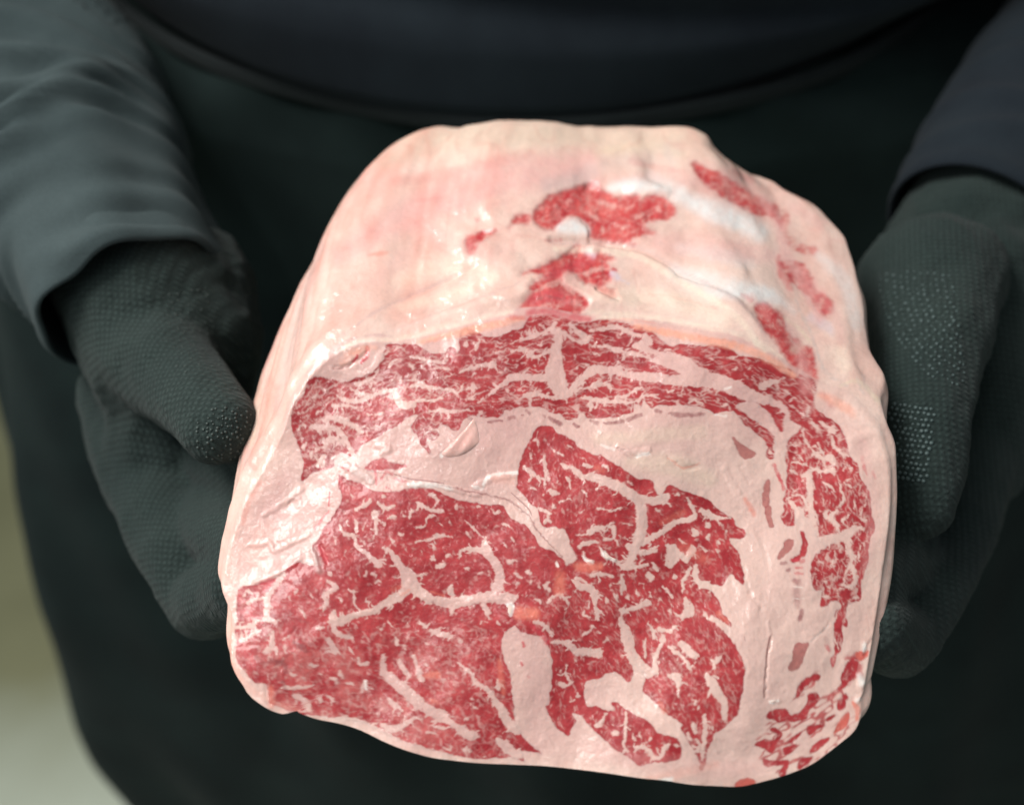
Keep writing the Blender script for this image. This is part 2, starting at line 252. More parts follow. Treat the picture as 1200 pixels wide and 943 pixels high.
STRANDS['inner'] = """
682,558,5 700,560,11 720,568,12 738,578,12 750,590,11 752,605,13 750,625,14 743,643,10 736,660,7 | 748,582,9 765,586,9 782,582,8 | 805,583,2 812,595,4 814,603,6 807,609,7 790,611,6 783,617,7 774,624,7 757,634,7 745,641,6
805,584,3 808,591,3 813,599,3 | 637,535,3 639,548,5 640,561,4 | 615,547,5 622,553,5 630,559,5 641,561,3 | 658,544,5 668,545,5 | 669,547,5 677,554,8 683,560,5 | 684,544,5 694,547,3
645,574,5 655,578,5 | 656,588,2 666,584,2 671,586,2 | 664,522,4 669,524,4 | 630,505,1.5 631,525,1.5 | 623,516,2 631,515,2 | 698,573,3 710,571,2 | 675,603,2 684,597,2
700,596,3 717,597,3 728,595,2 | 675,625,2 687,626,3 699,619,5 708,617,4 | 710,616,4 718,619,6 718,631,4 707,632,3 | 679,641,5 683,637,5 693,635,4 701,636,2 | 629,595,3 644,601,4
638,612,5 645,612,3 | 729,611,2 741,614,2 | 704,642,3 707,649,5 714,654,5 722,657,4 731,664,6 744,664,5 758,661,4 | 683,646,3 687,655,5 694,658,5
641,707,3 649,698,3 657,697,4 662,701,4 666,707,3 | 683,714,4 691,722,3 | 685,701,2 690,711,3 | 672,679,3 680,687,8 691,690,10 697,700,8 698,708,5 699,717,5 702,725,2
675,677,3 686,682,3 | 692,673,4 704,672,4 717,675,3 | 646,680,4 645,693,6 | 729,674,4 728,685,5 728,694,4 | 651,659,5 654,664,3 | 683,743,5 693,737,3 | 697,741,4 704,742,4 | 690,750,3 697,753,4 | 693,733,3 698,737,2
706,752,4 711,746,5 | 736,699,6 739,702,4 | 710,701,4 711,706,4 | 626,728,3 636,730,5 643,737,4 646,744,3 | 647,752,4 659,752,5 667,755,7 675,763,8 684,763,9 700,765,12
760,673,7 761,680,5 | 744,675,3 746,674,4 | 790,674,5 791,678,4 | 777,688,2 782,692,3 788,699,3 | 786,706,4 787,710,4 | 784,715,5 786,719,4 | 768,711,4 769,714,3 | 771,700,4 774,702,3
768,721,3 769,726,3 | 799,693,3 801,688,3 800,680,4 805,673,5 808,666,4 | 808,685,5 809,687,4 | 815,663,5 815,675,6 820,684,9 830,686,5 | 827,718,5 829,723,4 | 783,640,6 789,648,17 785,660,11 | 811,643,9 804,655,8 797,650,8
764,659,5 771,668,6 | 750,648,6 760,646,6 768,644,4 | 736,640,7 744,648,8 738,658,6 728,662,3 | 787,577,4 797,580,6 | 822,597,7 831,603,8 842,607,4 856,606,2 | 829,613,8 829,617,6
813,620,8 812,627,6 | 830,625,5 830,632,5 | 846,619,5 842,612,3 | 842,632,5 843,636,3 | 777,589,3 785,592,2 | 812,589,3 820,593,4 | 803,700,6 805,709,8 808,716,13 799,722,5 | 826,687,6 833,686,5
728,717,3 745,712,6 758,705,9 | 728,713,4 728,727,7 732,736,11 735,749,15 739,760,12 744,773,13 755,787,15 765,789,8 | 775,745,2 775,753,6 771,762,5 767,775,7 767,787,9 | 772,737,5 784,739,5 792,732,3
775,740,3 775,752,5 | 757,748,4 757,768,4 | 760,730,4 764,739,5 766,747,5 | 797,754,6 803,758,9 809,764,9 815,769,4 | 784,757,3 792,764,4 800,770,4 808,783,4 | 846,768,6 835,779,5
784,792,3 792,793,10 795,802,6 795,815,2 | 800,791,3 790,792,4 | 828,791,7 835,801,12 844,815,10 849,827,8 849,841,6 | 833,803,6 829,816,2 | 772,808,4 775,812,3 | 812,818,3 813,825,3 | 819,827,3 820,832,3
847,846,5 853,847,3 | 813,846,5 815,856,9 | 825,836,2 826,853,6 824,873,5 822,890,2 | 833,850,5 836,854,3 | 805,858,4 809,866,4 | 815,866,3 817,880,5 | 833,724,5 842,729,8 853,737,8
742,705,3 747,708,2 | 760,695,3 764,699,3 | 745,690,2 748,697,3 | 749,683,2 754,689,2 | 720,697,3 723,703,2 | 716,683,2 719,692,2 | 790,588,2 795,592,2 | 815,605,3 812,612,2 | 850,622,3 854,626,2 | 796,632,3 803,636,3
820,640,3 826,645,3 | 838,642,3 842,652,3 | 806,622,3 812,617,3 | 768,596,2 775,600,2 | 725,626,2 727,634,2 | 712,600,2 722,604,2 | 660,600,3 666,606,3 | 655,556,4 653,566,3 | 648,590,3 651,595,2 | 622,570,3 628,574,3
622,537,3 623,528,2 | 645,525,3 649,533,2 | 655,530,3 660,535,2 | 680,535,3 687,540,2 | 708,545,4 713,551,3 | 736,563,3 741,568,3 | 650,508,3 647,514,2 | 665,560,3 668,572,3 | 683,575,3 688,582,2 | 640,573,2 636,580,2
"""
STRANDS['drop'] = """
699,850,5 705,845,6 709,837,4 | 717,858,6 724,859,7 | 733,835,3 733,857,4 731,870,4 735,879,3 | 743,881,3 748,875,5 757,876,5 764,885,6 772,888,4 779,881,5 779,872,2 | 785,875,4 796,874,3
749,857,3 751,867,3 | 664,779,4 667,797,5 | 656,801,6 664,803,4 669,799,6 | 677,812,4 680,816,3 | 653,783,4 656,786,3 | 672,788,2 682,789,2 | 668,822,3 674,820,2 | 671,771,3 674,776,2 | 740,858,3 744,866,3
760,868,2 763,863,2 | 715,846,3 719,850,2 | 697,838,2 701,834,2
"""
STRANDS['cap'] = """
655,388,8 654,401,10 651,413,14 650,426,17 650,439,25 654,450,22 660,459,14 668,461,8 | 668,459,6 673,453,8 683,442,8 695,434,12 703,433,10 723,435,8 737,438,8 757,442,11 775,443,12 790,445,12 817,445,17 837,446,18 857,453,18 874,461,16 890,467,12 905,470,8 917,476,7
917,476,7 923,486,7 921,497,8 922,508,9 914,516,13 914,533,14 917,550,9 | 701,406,2 711,406,5 723,410,6 743,414,5 757,419,4 770,423,6 783,427,9 803,431,14 823,438,14 | 748,408,3 763,411,5 783,418,10 801,423,12 812,431,12
745,405,8 759,402,11 757,392,5 | 757,405,6 770,411,4 | 759,399,7 754,393,5 | 693,387,2 709,384,5 723,383,5 737,390,4 750,393,4 | 667,380,3 679,390,6 686,397,9 682,402,3 671,397,3 662,390,4 655,388,5
645,384,5 635,390,4 623,394,5 610,398,3 598,403,2 | 651,377,5 647,386,6 655,390,6 | 610,408,5 621,411,5 619,417,4 631,417,3 643,411,4 650,405,5 | 597,442,7 610,441,8 623,442,8 637,442,10 650,440,12
597,442,5 590,450,5 581,455,4 573,462,2 | 592,455,4 596,459,5 | 539,436,2 550,431,4 566,427,4 575,428,6 579,427,5 | 479,418,2 494,419,4 506,423,4 521,425,2 | 482,427,7 485,432,8 | 520,430,4 527,433,4
479,453,3 491,450,6 503,453,5 517,455,3 530,457,3 537,461,3 543,450,2 | 547,456,3 554,452,4 556,456,3 | 548,468,4 555,463,4 | 560,471,4 566,467,5 | 599,411,3 604,411,3 614,409,4 623,414,5
601,422,2 613,417,2 | 470,474,5 483,475,6 487,469,3 503,469,3 517,466,2 | 504,481,3 518,481,5 530,482,3 550,480,2 | 559,488,5 563,482,4 | 614,463,4 625,462,7 634,463,4 648,466,4 660,465,4
621,468,2 625,481,6 | 673,458,3 682,455,4 690,453,3 701,450,5 714,450,3 | 682,465,3 690,467,6 703,469,6 723,470,5 743,471,4 757,463,3 770,463,2 | 690,469,4 691,481,5 | 722,466,2 735,463,3 743,457,3 753,454,4
750,467,3 758,462,3 771,466,2 | 808,471,3 815,469,3 824,474,2 | 846,475,5 852,474,5 | 815,462,3 819,466,2 | 394,462,2 405,469,5 421,469,5 434,463,5 450,459,5 463,459,7 465,469,8 471,475,7 483,475,6
411,455,3 423,462,5 434,462,4 | 417,450,5 431,446,4 441,437,4 445,431,2 | 389,474,4 397,476,4 405,475,4 418,477,2 | 455,430,2 462,422,2 466,420,2 | 448,420,2 455,412,2
379,492,4 390,489,7 402,493,8 415,499,6 423,505,5 | 365,500,6 381,500,7 394,504,7 405,515,5 411,527,5 415,535,5 | 381,524,5 383,515,6 395,514,6 403,521,3 | 377,513,2 374,520,2
358,519,5 357,529,4 | 366,527,3 364,537,3 | 380,535,4 375,541,5 372,546,3 | 349,505,2 352,499,2 357,499,3 | 352,477,3 363,472,2 | 353,489,3 360,486,3 | 370,485,2 376,482,2 | 362,466,2 372,462,2
373,505,4 376,508,3 | 430,485,2 440,486,2 450,484,2 | 458,448,2 463,440,2 | 468,445,5 471,440,2 | 520,440,2 532,438,2 | 508,444,2 520,446,2 | 553,441,2 565,438,2 | 580,440,2 590,436,2 | 578,413,2 590,412,2 | 545,404,5 547,400,4
557,410,3 562,398,3 570,400,2 | 566,415,2 566,405,2 | 582,400,3 588,401,3 | 575,420,2 585,421,2 | 630,425,2 637,422,2 | 615,430,2 628,429,2 | 628,402,4 635,398,3 | 632,381,2 640,388,2
690,404,2 700,400,3 | 695,413,3 702,416,3 | 706,425,3 712,424,2 | 723,430,3 724,424,2 | 676,415,3 672,422,2 | 680,425,3 690,427,3 | 676,433,2 684,431,2 | 735,405,3 740,399,2 | 715,395,2 722,398,2
830,418,3 837,424,3 | 815,421,4 818,424,3 | 851,420,3 864,416,4 | 880,428,2 877,432,3 | 858,433,2 865,430,2 | 878,437,3 884,443,3 | 893,452,9 904,447,7 911,448,3 | 899,462,6 905,460,4 | 780,456,2 787,457,3 | 793,460,2 800,462,2
875,482,5 890,492,6 | 866,487,3 874,492,3 | 880,502,3 887,509,3 | 937,470,2 930,466,2 925,470,3 | 940,488,3 934,480,2 | 903,527,5 903,532,3 | 912,462,3 906,457,3 | 925,460,3 918,455,3
"""
STRANDS['side'] = """
942,557,7 955,550,5 963,553,5 975,549,5 | 948,553,8 949,565,8 949,585,7 952,605,8 955,625,8 | 955,635,8 965,633,12 980,631,12 990,627,12 1000,620,8 1009,617,3 | 990,628,9 993,640,8 997,652,6 998,662,4 1002,675,3 | 936,597,9 945,612,9 950,620,8
923,584,4 934,579,3 943,585,3 947,597,2 | 923,584,4 930,592,5 938,600,7 | 947,476,3 946,487,3 | 950,490,2 953,497,3 958,501,3 | 941,503,2 943,515,3 953,528,4 962,536,6 975,536,8 977,543,6 | 975,510,3 977,523,3 989,531,4 994,533,3
960,494,2 966,498,4 978,507,4 | 975,498,2 978,502,2 | 926,518,2 936,519,2 | 957,500,2 957,512,2 | 959,519,2 966,531,2 | 1000,530,3 1007,541,3 1008,550,2 | 983,560,2 985,573,3 989,584,3 983,592,3 | 963,565,3 979,576,4
970,597,4 968,606,5 | 981,596,5 983,615,6 | 981,600,5 975,609,5 | 994,603,3 993,617,3 | 999,560,3 997,572,3 | 927,566,2 930,575,2 | 1010,597,2 1008,607,2 | 1009,638,2 1007,657,2 | 960,658,3 964,660,3 | 978,646,2 980,654,3
971,667,2 979,661,2 | 966,681,4 972,678,5 | 989,672,2 998,660,4 1000,668,4 1002,679,5 995,687,5 987,684,3 | 956,677,4 959,673,3 | 962,669,2 966,675,2 | 981,689,2 981,698,2 | 963,697,3 971,697,3 | 998,702,3 1005,700,3
952,548,3 940,543,2 928,541,2 | 933,533,3 940,538,3 | 925,550,2 935,556,3 | 938,566,2 943,575,2 | 972,585,2 973,594,2 | 963,583,2 966,592,2 | 1001,585,2 1001,596,2 | 990,600,2 991,606,2 | 1015,580,2 1013,592,2 | 990,545,2 998,548,3
970,548,4 980,552,3 | 988,552,2 990,543,2 | 1006,605,4 1016,610,3 | 975,655,2 972,662,2 | 985,655,2 990,660,2 | 955,664,2 960,668,2 | 983,715,2 983,760,2 | 989,690,3 980,693,2 | 968,688,2 973,692,2 | 935,475,2 940,481,3
"""
STRANDS['top'] = """
685,321,6 701,315,5 716,315,4 | 627,342,3 640,336,3 653,334,5 | 621,355,3 643,346,3 | 617,364,2 644,355,3 | 650,362,3 668,352,5 683,360,3 | 656,330,6 662,335,5 672,343,4 | 660,369,5 675,366,4 | 640,333,3 655,328,4 | 630,369,3 650,367,2
905,395,3 907,400,3 | 925,395,3 930,402,3 | 938,425,5 939,440,6 | 912,375,3 918,382,2 | 934,333,4 930,328,3 | 962,352,5 960,360,4 | 745,255,5 755,250,3 | 668,235,5 664,238,4 | 700,235,4 720,242,5 | 705,265,3 706,272,3 | 735,245,3 742,240,3
770,243,5 774,248,3 | 690,250,3 700,255,3 | 728,268,3 738,264,3
"""
# tints: colour key, strength, then x,y,width; includes painted highlights and darker lines in creases
TINT = """
o,.85 676,663,9 690,664,11 703,663,8 | o,.8 656,674,11 656,690,13 | o,.95 608,718,13 626,718,13 | w,.9 594,707,4 600,709,5 599,721,3 | o,.7 500,791,7 512,790,9 | o,.5 505,820,4 512,823,6 | o,.6 873,585,5 880,596,8 884,604,3
o,.6 317,804,6 318,826,8 | w,.7 704,642,2 709,652,3 720,656,2 | w,.8 652,660,3 654,663,3 | w,.8 683,650,2 687,656,3 694,658,3 | w,.8 427,798,3 429,806,3 | w,.8 517,533,5 519,532,4 | o,.5 585,772,4 587,795,8 590,812,4
o,.35 800,640,12 826,655,12 | o,.35 800,600,8 775,612,6 | o,.45 773,822,5 780,834,6 | o,.45 842,718,6 852,728,5 | o,.4 700,548,8 706,552,6 | w,.7 480,569,5 503,567,6 529,572,4 | d,.7 461,555,1.2 481,561,1.6 501,563,1.6 520,566,1
d,.6 513,568,1 540,573,2 567,579,2 587,583,2.5 600,588,2 609,596,2 620,605,2 628,619,2.4 639,632,2 659,652,1.5 | d,.6 599,577,1 611,588,1.6 620,597,1.6 623,604,1 | g,.5 391,539,8 405,545,11 421,553,12 434,563,8 | l,.8 389,537,2 393,534,2
d,.55 390,432,1 403,431,2 411,427,2 | p,.4 400,424,8 412,418,12 424,410,9 | w,.5 392,414,2 405,406,3 423,400,3 440,399,2 | r,1 430,408,5 430,416,6 423,424,4 | r,1 419,416,3 413,424,3 | d,.7 902,745,1.5 899,760,2 897,780,1.2 895,800,1.2 895,816,1.5 | g,.6 971,732,1.5 950,751,2 | d,.5 872,745,1 873,750,1
r,.8 612,752,3 614,757,4 | r,.7 610,775,3 612,779,4 | r,.3 619,792,4 620,794,3 | r,.9 624,733,5 633,741,7 641,752,6 | r,.8 386,576,2 385,592,2 | r,.8 385,599,2 377,609,3 368,620,2 | r,.85 907,544,4 912,557,4 919,573,4
D,.8 572,494,3 588,492,3 | D,.8 597,490,5 602,489,4 | D,.6 611,486,2 613,486,2 | D,.8 617,481,3 620,484,4 | D,.7 637,486,3 639,488,3 | D,.7 644,489,4 646,491,4 | D,.85 649,493,4 656,496,5 | D,.8 673,497,4 677,499,4 | D,.8 692,493,4 699,495,5
D,.8 707,495,2 716,495,4 | D,.8 720,495,4 730,493,5 | D,.85 736,492,5 741,490,5 | D,.8 745,488,5 751,486,5 | D,.75 769,481,5 774,482,4 | D,.75 784,484,3 795,486,6 808,486,5 824,485,4 | D,.7 549,489,4 552,491,3
D,.7 916,660,4 921,659,4 | D,.7 922,668,4 925,668,4 | r,.8 928,656,4 934,655,6 | r,.6 937,657,4 941,656,4 | r,.6 933,665,3 940,664,3 | r,.6 932,672,3 941,671,3 | D,.75 931,680,6 936,681,7 | D,.55 933,690,8 934,700,9 935,710,5 | D,.8 940,714,5 936,725,5
l,.8 930,687,1.5 940,688,1.5 | l,.7 929,701,1 942,701,1 | D,.3 968,748,6 972,762,4 | r,.6 968,756,4 971,762,3 | r,.6 974,772,4 976,780,3 | r,.3 1010,535,4 1012,545,5 | r,.35 1023,553,4 1025,560,3 | r,.5 1011,545,4 1016,556,2
o,.8 999,823,4 1005,832,6 1004,843,4 | O,.5 272,735,5 270,755,5 272,775,5 282,795,5 | r,.5 275,757,4 290,765,12 295,780,10 | d,.6 318,774,7 334,778,6 334,787,5 | d,.55 346,752,6 358,762,6 | d,.5 331,798,5 334,806,4 | d,.4 300,770,6 306,776,6 | d,.35 345,735,5 352,741,5 | d,.3 350,725,4 360,730,3
o,.4 305,564,4 296,580,6 289,595,6 285,613,5 | O,.35 345,300,6 335,360,10 320,420,12 305,500,9 | O,.3 402,293,5 430,280,9 463,265,8 503,252,6 | o,.45 432,298,3 445,297,5 454,296,3 | r,.25 463,212,10 520,205,14 580,190,14 620,182,8
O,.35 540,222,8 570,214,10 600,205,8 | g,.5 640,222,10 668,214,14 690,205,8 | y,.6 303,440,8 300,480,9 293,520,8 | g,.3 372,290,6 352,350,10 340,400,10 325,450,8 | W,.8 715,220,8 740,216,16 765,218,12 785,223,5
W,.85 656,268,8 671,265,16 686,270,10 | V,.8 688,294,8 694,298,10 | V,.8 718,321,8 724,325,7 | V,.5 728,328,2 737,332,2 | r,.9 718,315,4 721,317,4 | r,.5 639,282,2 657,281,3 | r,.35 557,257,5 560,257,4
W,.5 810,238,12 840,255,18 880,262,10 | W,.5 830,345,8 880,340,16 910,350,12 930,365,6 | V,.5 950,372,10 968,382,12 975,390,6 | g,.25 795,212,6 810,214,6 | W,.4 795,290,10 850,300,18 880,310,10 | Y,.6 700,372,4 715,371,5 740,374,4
Y,.45 470,360,10 530,345,14 580,325,10 | Y,.4 560,240,5 600,225,10 | y,.5 700,178,10 760,172,16 800,180,10 | g,.35 780,170,8 790,210,5 | r,.25 740,188,8 770,196,8 800,200,5 | r,.3 880,212,8 860,200,6
Y,.5 930,410,10 945,400,6 | y,.5 920,372,4 935,385,4 950,400,3 | Y,.5 985,415,20 990,430,14 | y,.5 985,452,3 1005,446,5 1030,470,6 | g,.4 1012,440,4 1014,455,4 | O,.5 960,460,5 980,470,10 995,480,6 | r,.25 963,462,6 975,475,8
o,.35 500,401,3 540,388,5 580,378,5 610,372,4 | o,.35 740,382,4 780,389,6 820,396,6 860,402,6 | O,.4 760,912,8 800,905,12 840,895,8 | w,.9 768,916,5 786,912,6 | w,.8 1013,754,5 1012,762,5 | w,.8 1007,790,5 1010,800,8 | w,.7 1003,820,4 1008,818,4
w,.8 902,822,3 911,820,3 | w,.5 838,486,3 850,487,3 | w,.6 849,455,3 856,453,3 | w,.7 566,568,3 572,558,4 580,556,3 605,553,4 | w,.6 555,570,4 565,572,4 | O,.4 580,560,10 600,562,10 | y,.35 740,540,14 790,545,26 830,560,18
y,.3 700,515,14 760,510,16 820,505,16 | r,.2 640,545,1 | w,.6 745,536,3 752,532,4 760,531,4 | w,.55 705,521,3 718,526,4 | D,.25 724,525,2 736,534,3 745,537,2 | o,.4 782,536,1.5 798,547,3 812,546,2 820,542,1.5
g,.5 366,644,8 371,655,9 374,668,9 | w,.5 360,655,3 366,660,3 | r,.85 373,639,4 380,652,6 383,658,4 | g,.25 560,520,3 548,532,3 | d,.45 345,655,1 355,648,1.2 362,645,1.2 368,640,1 | O,.25 300,650,30 310,620,20
r,.9 305,684,5 320,679,6 312,690,8 | r,.6 285,715,8 295,722,6 | o,.35 470,697,4 480,690,3 | o,.4 505,693,3 520,697,3 | r,.4 440,705,8 445,700,8 | o,.3 460,690,6 470,687,4
P,.75 395,300,16 470,255,34 540,226,42 610,206,40 690,190,26 | G,.5 640,216,14 690,205,22 | g,.35 690,196,14 790,176,24 | B,.6 450,192,18 520,165,26 620,158,24 720,160,20 800,162,16 | P,.4 345,330,10 318,400,14 300,480,12 288,545,10
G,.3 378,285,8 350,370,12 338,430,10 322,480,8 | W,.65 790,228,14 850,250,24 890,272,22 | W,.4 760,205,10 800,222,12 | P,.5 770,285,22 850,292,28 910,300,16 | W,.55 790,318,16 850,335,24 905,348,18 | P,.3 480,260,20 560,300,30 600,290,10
o,.3 760,343,2.5 800,350,3 840,362,2 | o,.3 700,380,2 730,374,3 770,378,2 | G,.4 395,398,2 440,365,3 500,338,3.5 560,308,3 | G,.3 430,398,2 500,371,3 560,350,3 610,330,2 | G,.4 645,284,3 740,288,4 800,318,4 870,356,4 900,400,3
Y,.6 650,292,6 740,298,7 795,328,8 860,368,8 895,412,6 | Y,.6 400,409,5 423,398,6 470,396,6 540,378,7 600,364,5 | Y,.5 690,366,5 750,370,6 820,382,6 870,393,6 915,418,5 | g,.6 932,352,3 950,390,4 965,432,4 992,452,3 | g,.5 1003,440,2 1012,462,3
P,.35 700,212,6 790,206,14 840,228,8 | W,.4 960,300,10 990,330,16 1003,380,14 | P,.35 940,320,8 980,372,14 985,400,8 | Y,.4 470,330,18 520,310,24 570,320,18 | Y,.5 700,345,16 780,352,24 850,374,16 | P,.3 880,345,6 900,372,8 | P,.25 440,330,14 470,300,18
p,.9 490,400,5 540,389,9 580,380,9 612,373,5 | p,.9 745,382,5 790,391,9 830,399,9 868,407,9 902,421,8 930,440,6 | p,.5 405,414,6 425,409,8 440,407,5 | p,.45 960,464,6 985,474,12 1000,486,8 | r,.8 439,550,3 441,567,3 | r,.8 447,562,3 452,553,3 460,556,3 | r,.8 463,561,4 476,564,3 | r,.6 452,570,3 458,574,3 | d,.4 430,551,1.5 445,553,1.5 460,556,1.2 | r,.7 396,545,2.5 408,551,3 | r,.6 397,560,4 402,575,4 | P,.6 895,235,12 912,262,12 922,300,12 940,330,12 960,372,12 | r,.55 912,300,5 914,318,7 925,338,8 | r,.45 905,250,6 916,262,7 | r,.4 880,352,6 870,345,4 | P,.5 945,455,16 940,420,12 925,380,10 | R,.7 625,352,14 645,345,16 665,352,14 | R,.6 640,325,10 665,315,14 690,305,12 | R,.75 618,366,7 640,364,8 665,370,8 690,374,7 | P,.4 850,205,14 890,225,12 | P,.35 925,240,12 960,262,14 | d,.35 622,352,1.5 645,347,2 660,352,1.5 | r,.5 600,372,5 620,372,6 | O,.3 270,700,8 268,740,7 275,785,8 300,812,6 350,832,5
P,.3 280,650,30 300,600,26 330,560,20 | P,.25 700,880,20 800,900,24 900,900,16 | P,.3 1010,520,14 1025,600,14 1015,660,12
"""
# relief strokes: height in mm (plus is proud), x,y,width
RELIEF = """
.5 306,601,5 330,587,6 352,570,5 | .6 291,637,5 306,635,6 314,634,6 319,644,6 340,635,6 362,626,5 | .7 298,682,4 320,674,5 337,665,5 350,655,5 | -.5 330,592,8 352,585,8 | .6 405,545,10 421,553,10 434,563,8 | .7 480,569,5 503,567,6 529,573,5 560,580,5
.6 555,571,7 580,560,9 605,556,7 | -.9 902,745,2 899,760,2.5 897,780,2 895,815,2 | -.5 971,732,2 950,751,2.5 | .6 724,522,4 739,531,6 759,529,7 | -.6 724,526,3 745,537,3 | -.5 782,537,4 798,549,6 818,545,5 | .4 790,538,8 805,540,8
.7 441,522,6 455,525,8 447,530,6 | .5 390,432,6 410,440,9 435,433,9 447,415,9 | -.9 392,430,3 403,429,4 420,420,5 428,412,4 | .5 898,728,3 901,747,4 | .5 885,700,12 880,720,12 | .4 860,660,10 870,690,14 | -.4 872,665,4 876,690,5 890,712,5 | .4 905,690,10 915,715,10
.6 1013,754,6 1012,762,7 | .7 1007,790,7 1009,802,8 | .7 1004,820,7 1008,818,6 | .5 902,822,5 911,820,5 | -.5 960,488,3 980,496,3 1000,503,3 1010,507,2 | .5 1000,515,9 1020,508,9 | -.5 1014,768,5 1022,750,4 | .5 366,644,5 374,668,6 | -.6 376,640,4 383,658,5
.5 704,642,3 709,652,4 720,656,4 | .5 683,650,3 694,658,4 | .4 480,685,12 500,700,8 540,704,8 585,699,8 | .3 390,725,8 437,715,5 | -.5 345,772,12 330,780,10 | -.4 355,758,10 | .5 300,820,8 315,828,8 | -.6 314,800,3 316,826,3 | .4 459,795,8 493,825,10 530,847,7 551,861,9
-.5 840,870,10 850,880,16 | .3 700,560,6 738,578,8 751,605,8 748,635,8 | .3 733,745,9 744,773,9 765,800,12 | -.6 845,412,3 | -.5 870,545,6 880,560,6 | .5 850,548,8 865,575,8 | .4 880,620,12 888,640,12 | -.35 895,640,5 900,660,5
"""

TOPREL = """
-.6 470,290,26 560,262,26 | .6 430,385,12 520,345,20 600,312,26 | .7 700,292,16 740,297,16 760,303,14 820,332,14 870,366,13 905,418,10 | -.8 645,280,5 740,284,7 805,314,7 876,352,6 | .7 390,412,8 423,399,9 470,396,9 540,378,9 600,365,8 | .7 690,368,8 760,372,9 830,385,9 880,398,8 925,426,7
-.6 400,395,4 440,365,5 500,340,6 560,310,5 | -.4 430,398,4 500,371,5 560,350,5 | 1.4 985,418,34 992,436,26 | -1.1 932,352,4 952,395,6 968,440,5 | -.9 905,250,5 912,300,8 930,330,8 952,366,7 978,388,5 | .9 845,298,44 870,310,30
.6 600,322,50 640,316,40 | .8 745,222,20 775,226,16 | -.6 812,196,8 870,224,9 905,252,7 | .9 940,262,14 968,292,14 | .8 1000,350,16 1010,390,14 | .6 860,262,30 | -.5 690,216,10 740,228,8 790,232,6
.5 520,268,26 570,300,26 | .5 450,320,30 | -.5 700,338,4 722,352,4 | .6 1030,470,8 1036,500,8 | -.7 1012,440,3 1018,470,4 1026,500,3
"""

# ---------------------------------------------------------------- pattern raster (2 cells per photo pixel)
RX0, RY0, RX1, RY1, RS = 235.0, 125.0, 1065.0, 935.0, 2.0
RW, RH = int((RX1-RX0)*RS), int((RY1-RY0)*RS)
rng = np.random.default_rng(7)

def vnoise(shape, cell, seed, ay=1.0):
    r = np.random.default_rng(seed)
    h, w = shape
    cy = max(cell*ay, 1e-3); gy = int(h/cy)+3; gx = int(w/cell)+3
    g = r.random((gy, gx))*2-1
    y = np.arange(h)/cy; x = np.arange(w)/cell
    iy = y.astype(int); ix = x.astype(int); fy = y-iy; fx = x-ix
    fy = fy*fy*(3-2*fy); fx = fx*fx*(3-2*fx)
    a = g[iy]*(1-fy)[:, None]+g[iy+1]*fy[:, None]
    return a[:, ix]*(1-fx)+a[:, ix+1]*fx
def fbm(shape, cell, seed, oct=3):
    s = 0; a = 1; t = 0
    for k in range(oct):
        s = s+a*vnoise(shape, cell/2**k, seed+k*13); t += a; a *= .55
    return s/t
def blur(a, s):
    r = int(s*2.5)+1; k = np.exp(-np.arange(-r, r+1)**2/(2*s*s)); k /= k.sum()
    for ax in (0, 1):
        p = np.pad(a, [(r, r) if i == ax else (0, 0) for i in range(2)], mode='edge'); o = 0
        for i, w in enumerate(k):
            sl = [slice(None)]*2; sl[ax] = slice(i, i+a.shape[ax]); o = o+w*p[tuple(sl)]
        a = o
    return a
def cat(p, n=3, closed=True):           # Catmull-Rom refinement of a traced line
    q = np.roll(p, 1, 0), p, np.roll(p, -1, 0), np.roll(p, -2, 0)
    if not closed:
        e = np.vstack([p[:1]*2-p[1:2], p, p[-1:]*2-p[-2:-1]]); q = e[:-3], e[1:-2], e[2:-1], e[3:]
    out = []
    for k in range(n):
        t = k/n
        out.append(.5*((2*q[1])+(-q[0]+q[2])*t+(2*q[0]-5*q[1]+4*q[2]-q[3])*t*t+(-q[0]+3*q[1]-3*q[2]+q[3])*t**3))
    o = np.stack(out, 1).reshape(-1, p.shape[1])
    return o if closed else np.vstack([o, p[-1:]])
def fill(poly, smooth=2):
    p = cat(poly, smooth) if smooth > 1 else poly
    x = (p[:, 0]-RX0)*RS; y = (p[:, 1]-RY0)*RS
    m = np.zeros((RH, RW), bool); x2 = np.roll(x, -1); y2 = np.roll(y, -1)
    for r in range(max(0, int(y.min())), min(RH-1, int(y.max())+1)+1):
        yc = r+.5; s = (y <= yc) != (y2 <= yc)
        xs = np.sort(x[s]+(yc-y[s])*(x2[s]-x[s])/(y2[s]-y[s]))
        for a, b in zip(xs[::2], xs[1::2]):
            m[r, max(0, int(round(a))):max(0, int(round(b)))] = True
    return m
def stroke(acc, pts, soft=1.0, amp=1.0, mode='max', refine=True):
    if len(pts) > 2 and refine: pts = cat(pts, 3, False)
    X = (pts[:, 0]-RX0)*RS; Y = (pts[:, 1]-RY0)*RS; W = pts[:, 2]*RS/2
    for i in range(len(pts)-1):
        x0, y0, w0, x1, y1, w1 = X[i], Y[i], W[i], X[i+1], Y[i+1], W[i+1]
        r = max(w0, w1)+soft*2+1
        a, b = int(max(0, min(x0, x1)-r)), int(min(RW, max(x0, x1)+r+1)); c, d = int(max(0, min(y0, y1)-r)), int(min(RH, max(y0, y1)+r+1))
        if a >= b or c >= d: continue
        gy, gx = np.mgrid[c:d, a:b]; dx, dy = x1-x0, y1-y0; L = dx*dx+dy*dy+1e-6
        t = np.clip(((gx-x0)*dx+(gy-y0)*dy)/L, 0, 1)
        dd = np.hypot(gx-x0-t*dx, gy-y0-t*dy)
        v = np.clip((w0+(w1-w0)*t-dd)/(soft*2)+.5, 0, 1)*abs(amp)
        s = acc[c:d, a:b]
        np.maximum(s, v, out=s)
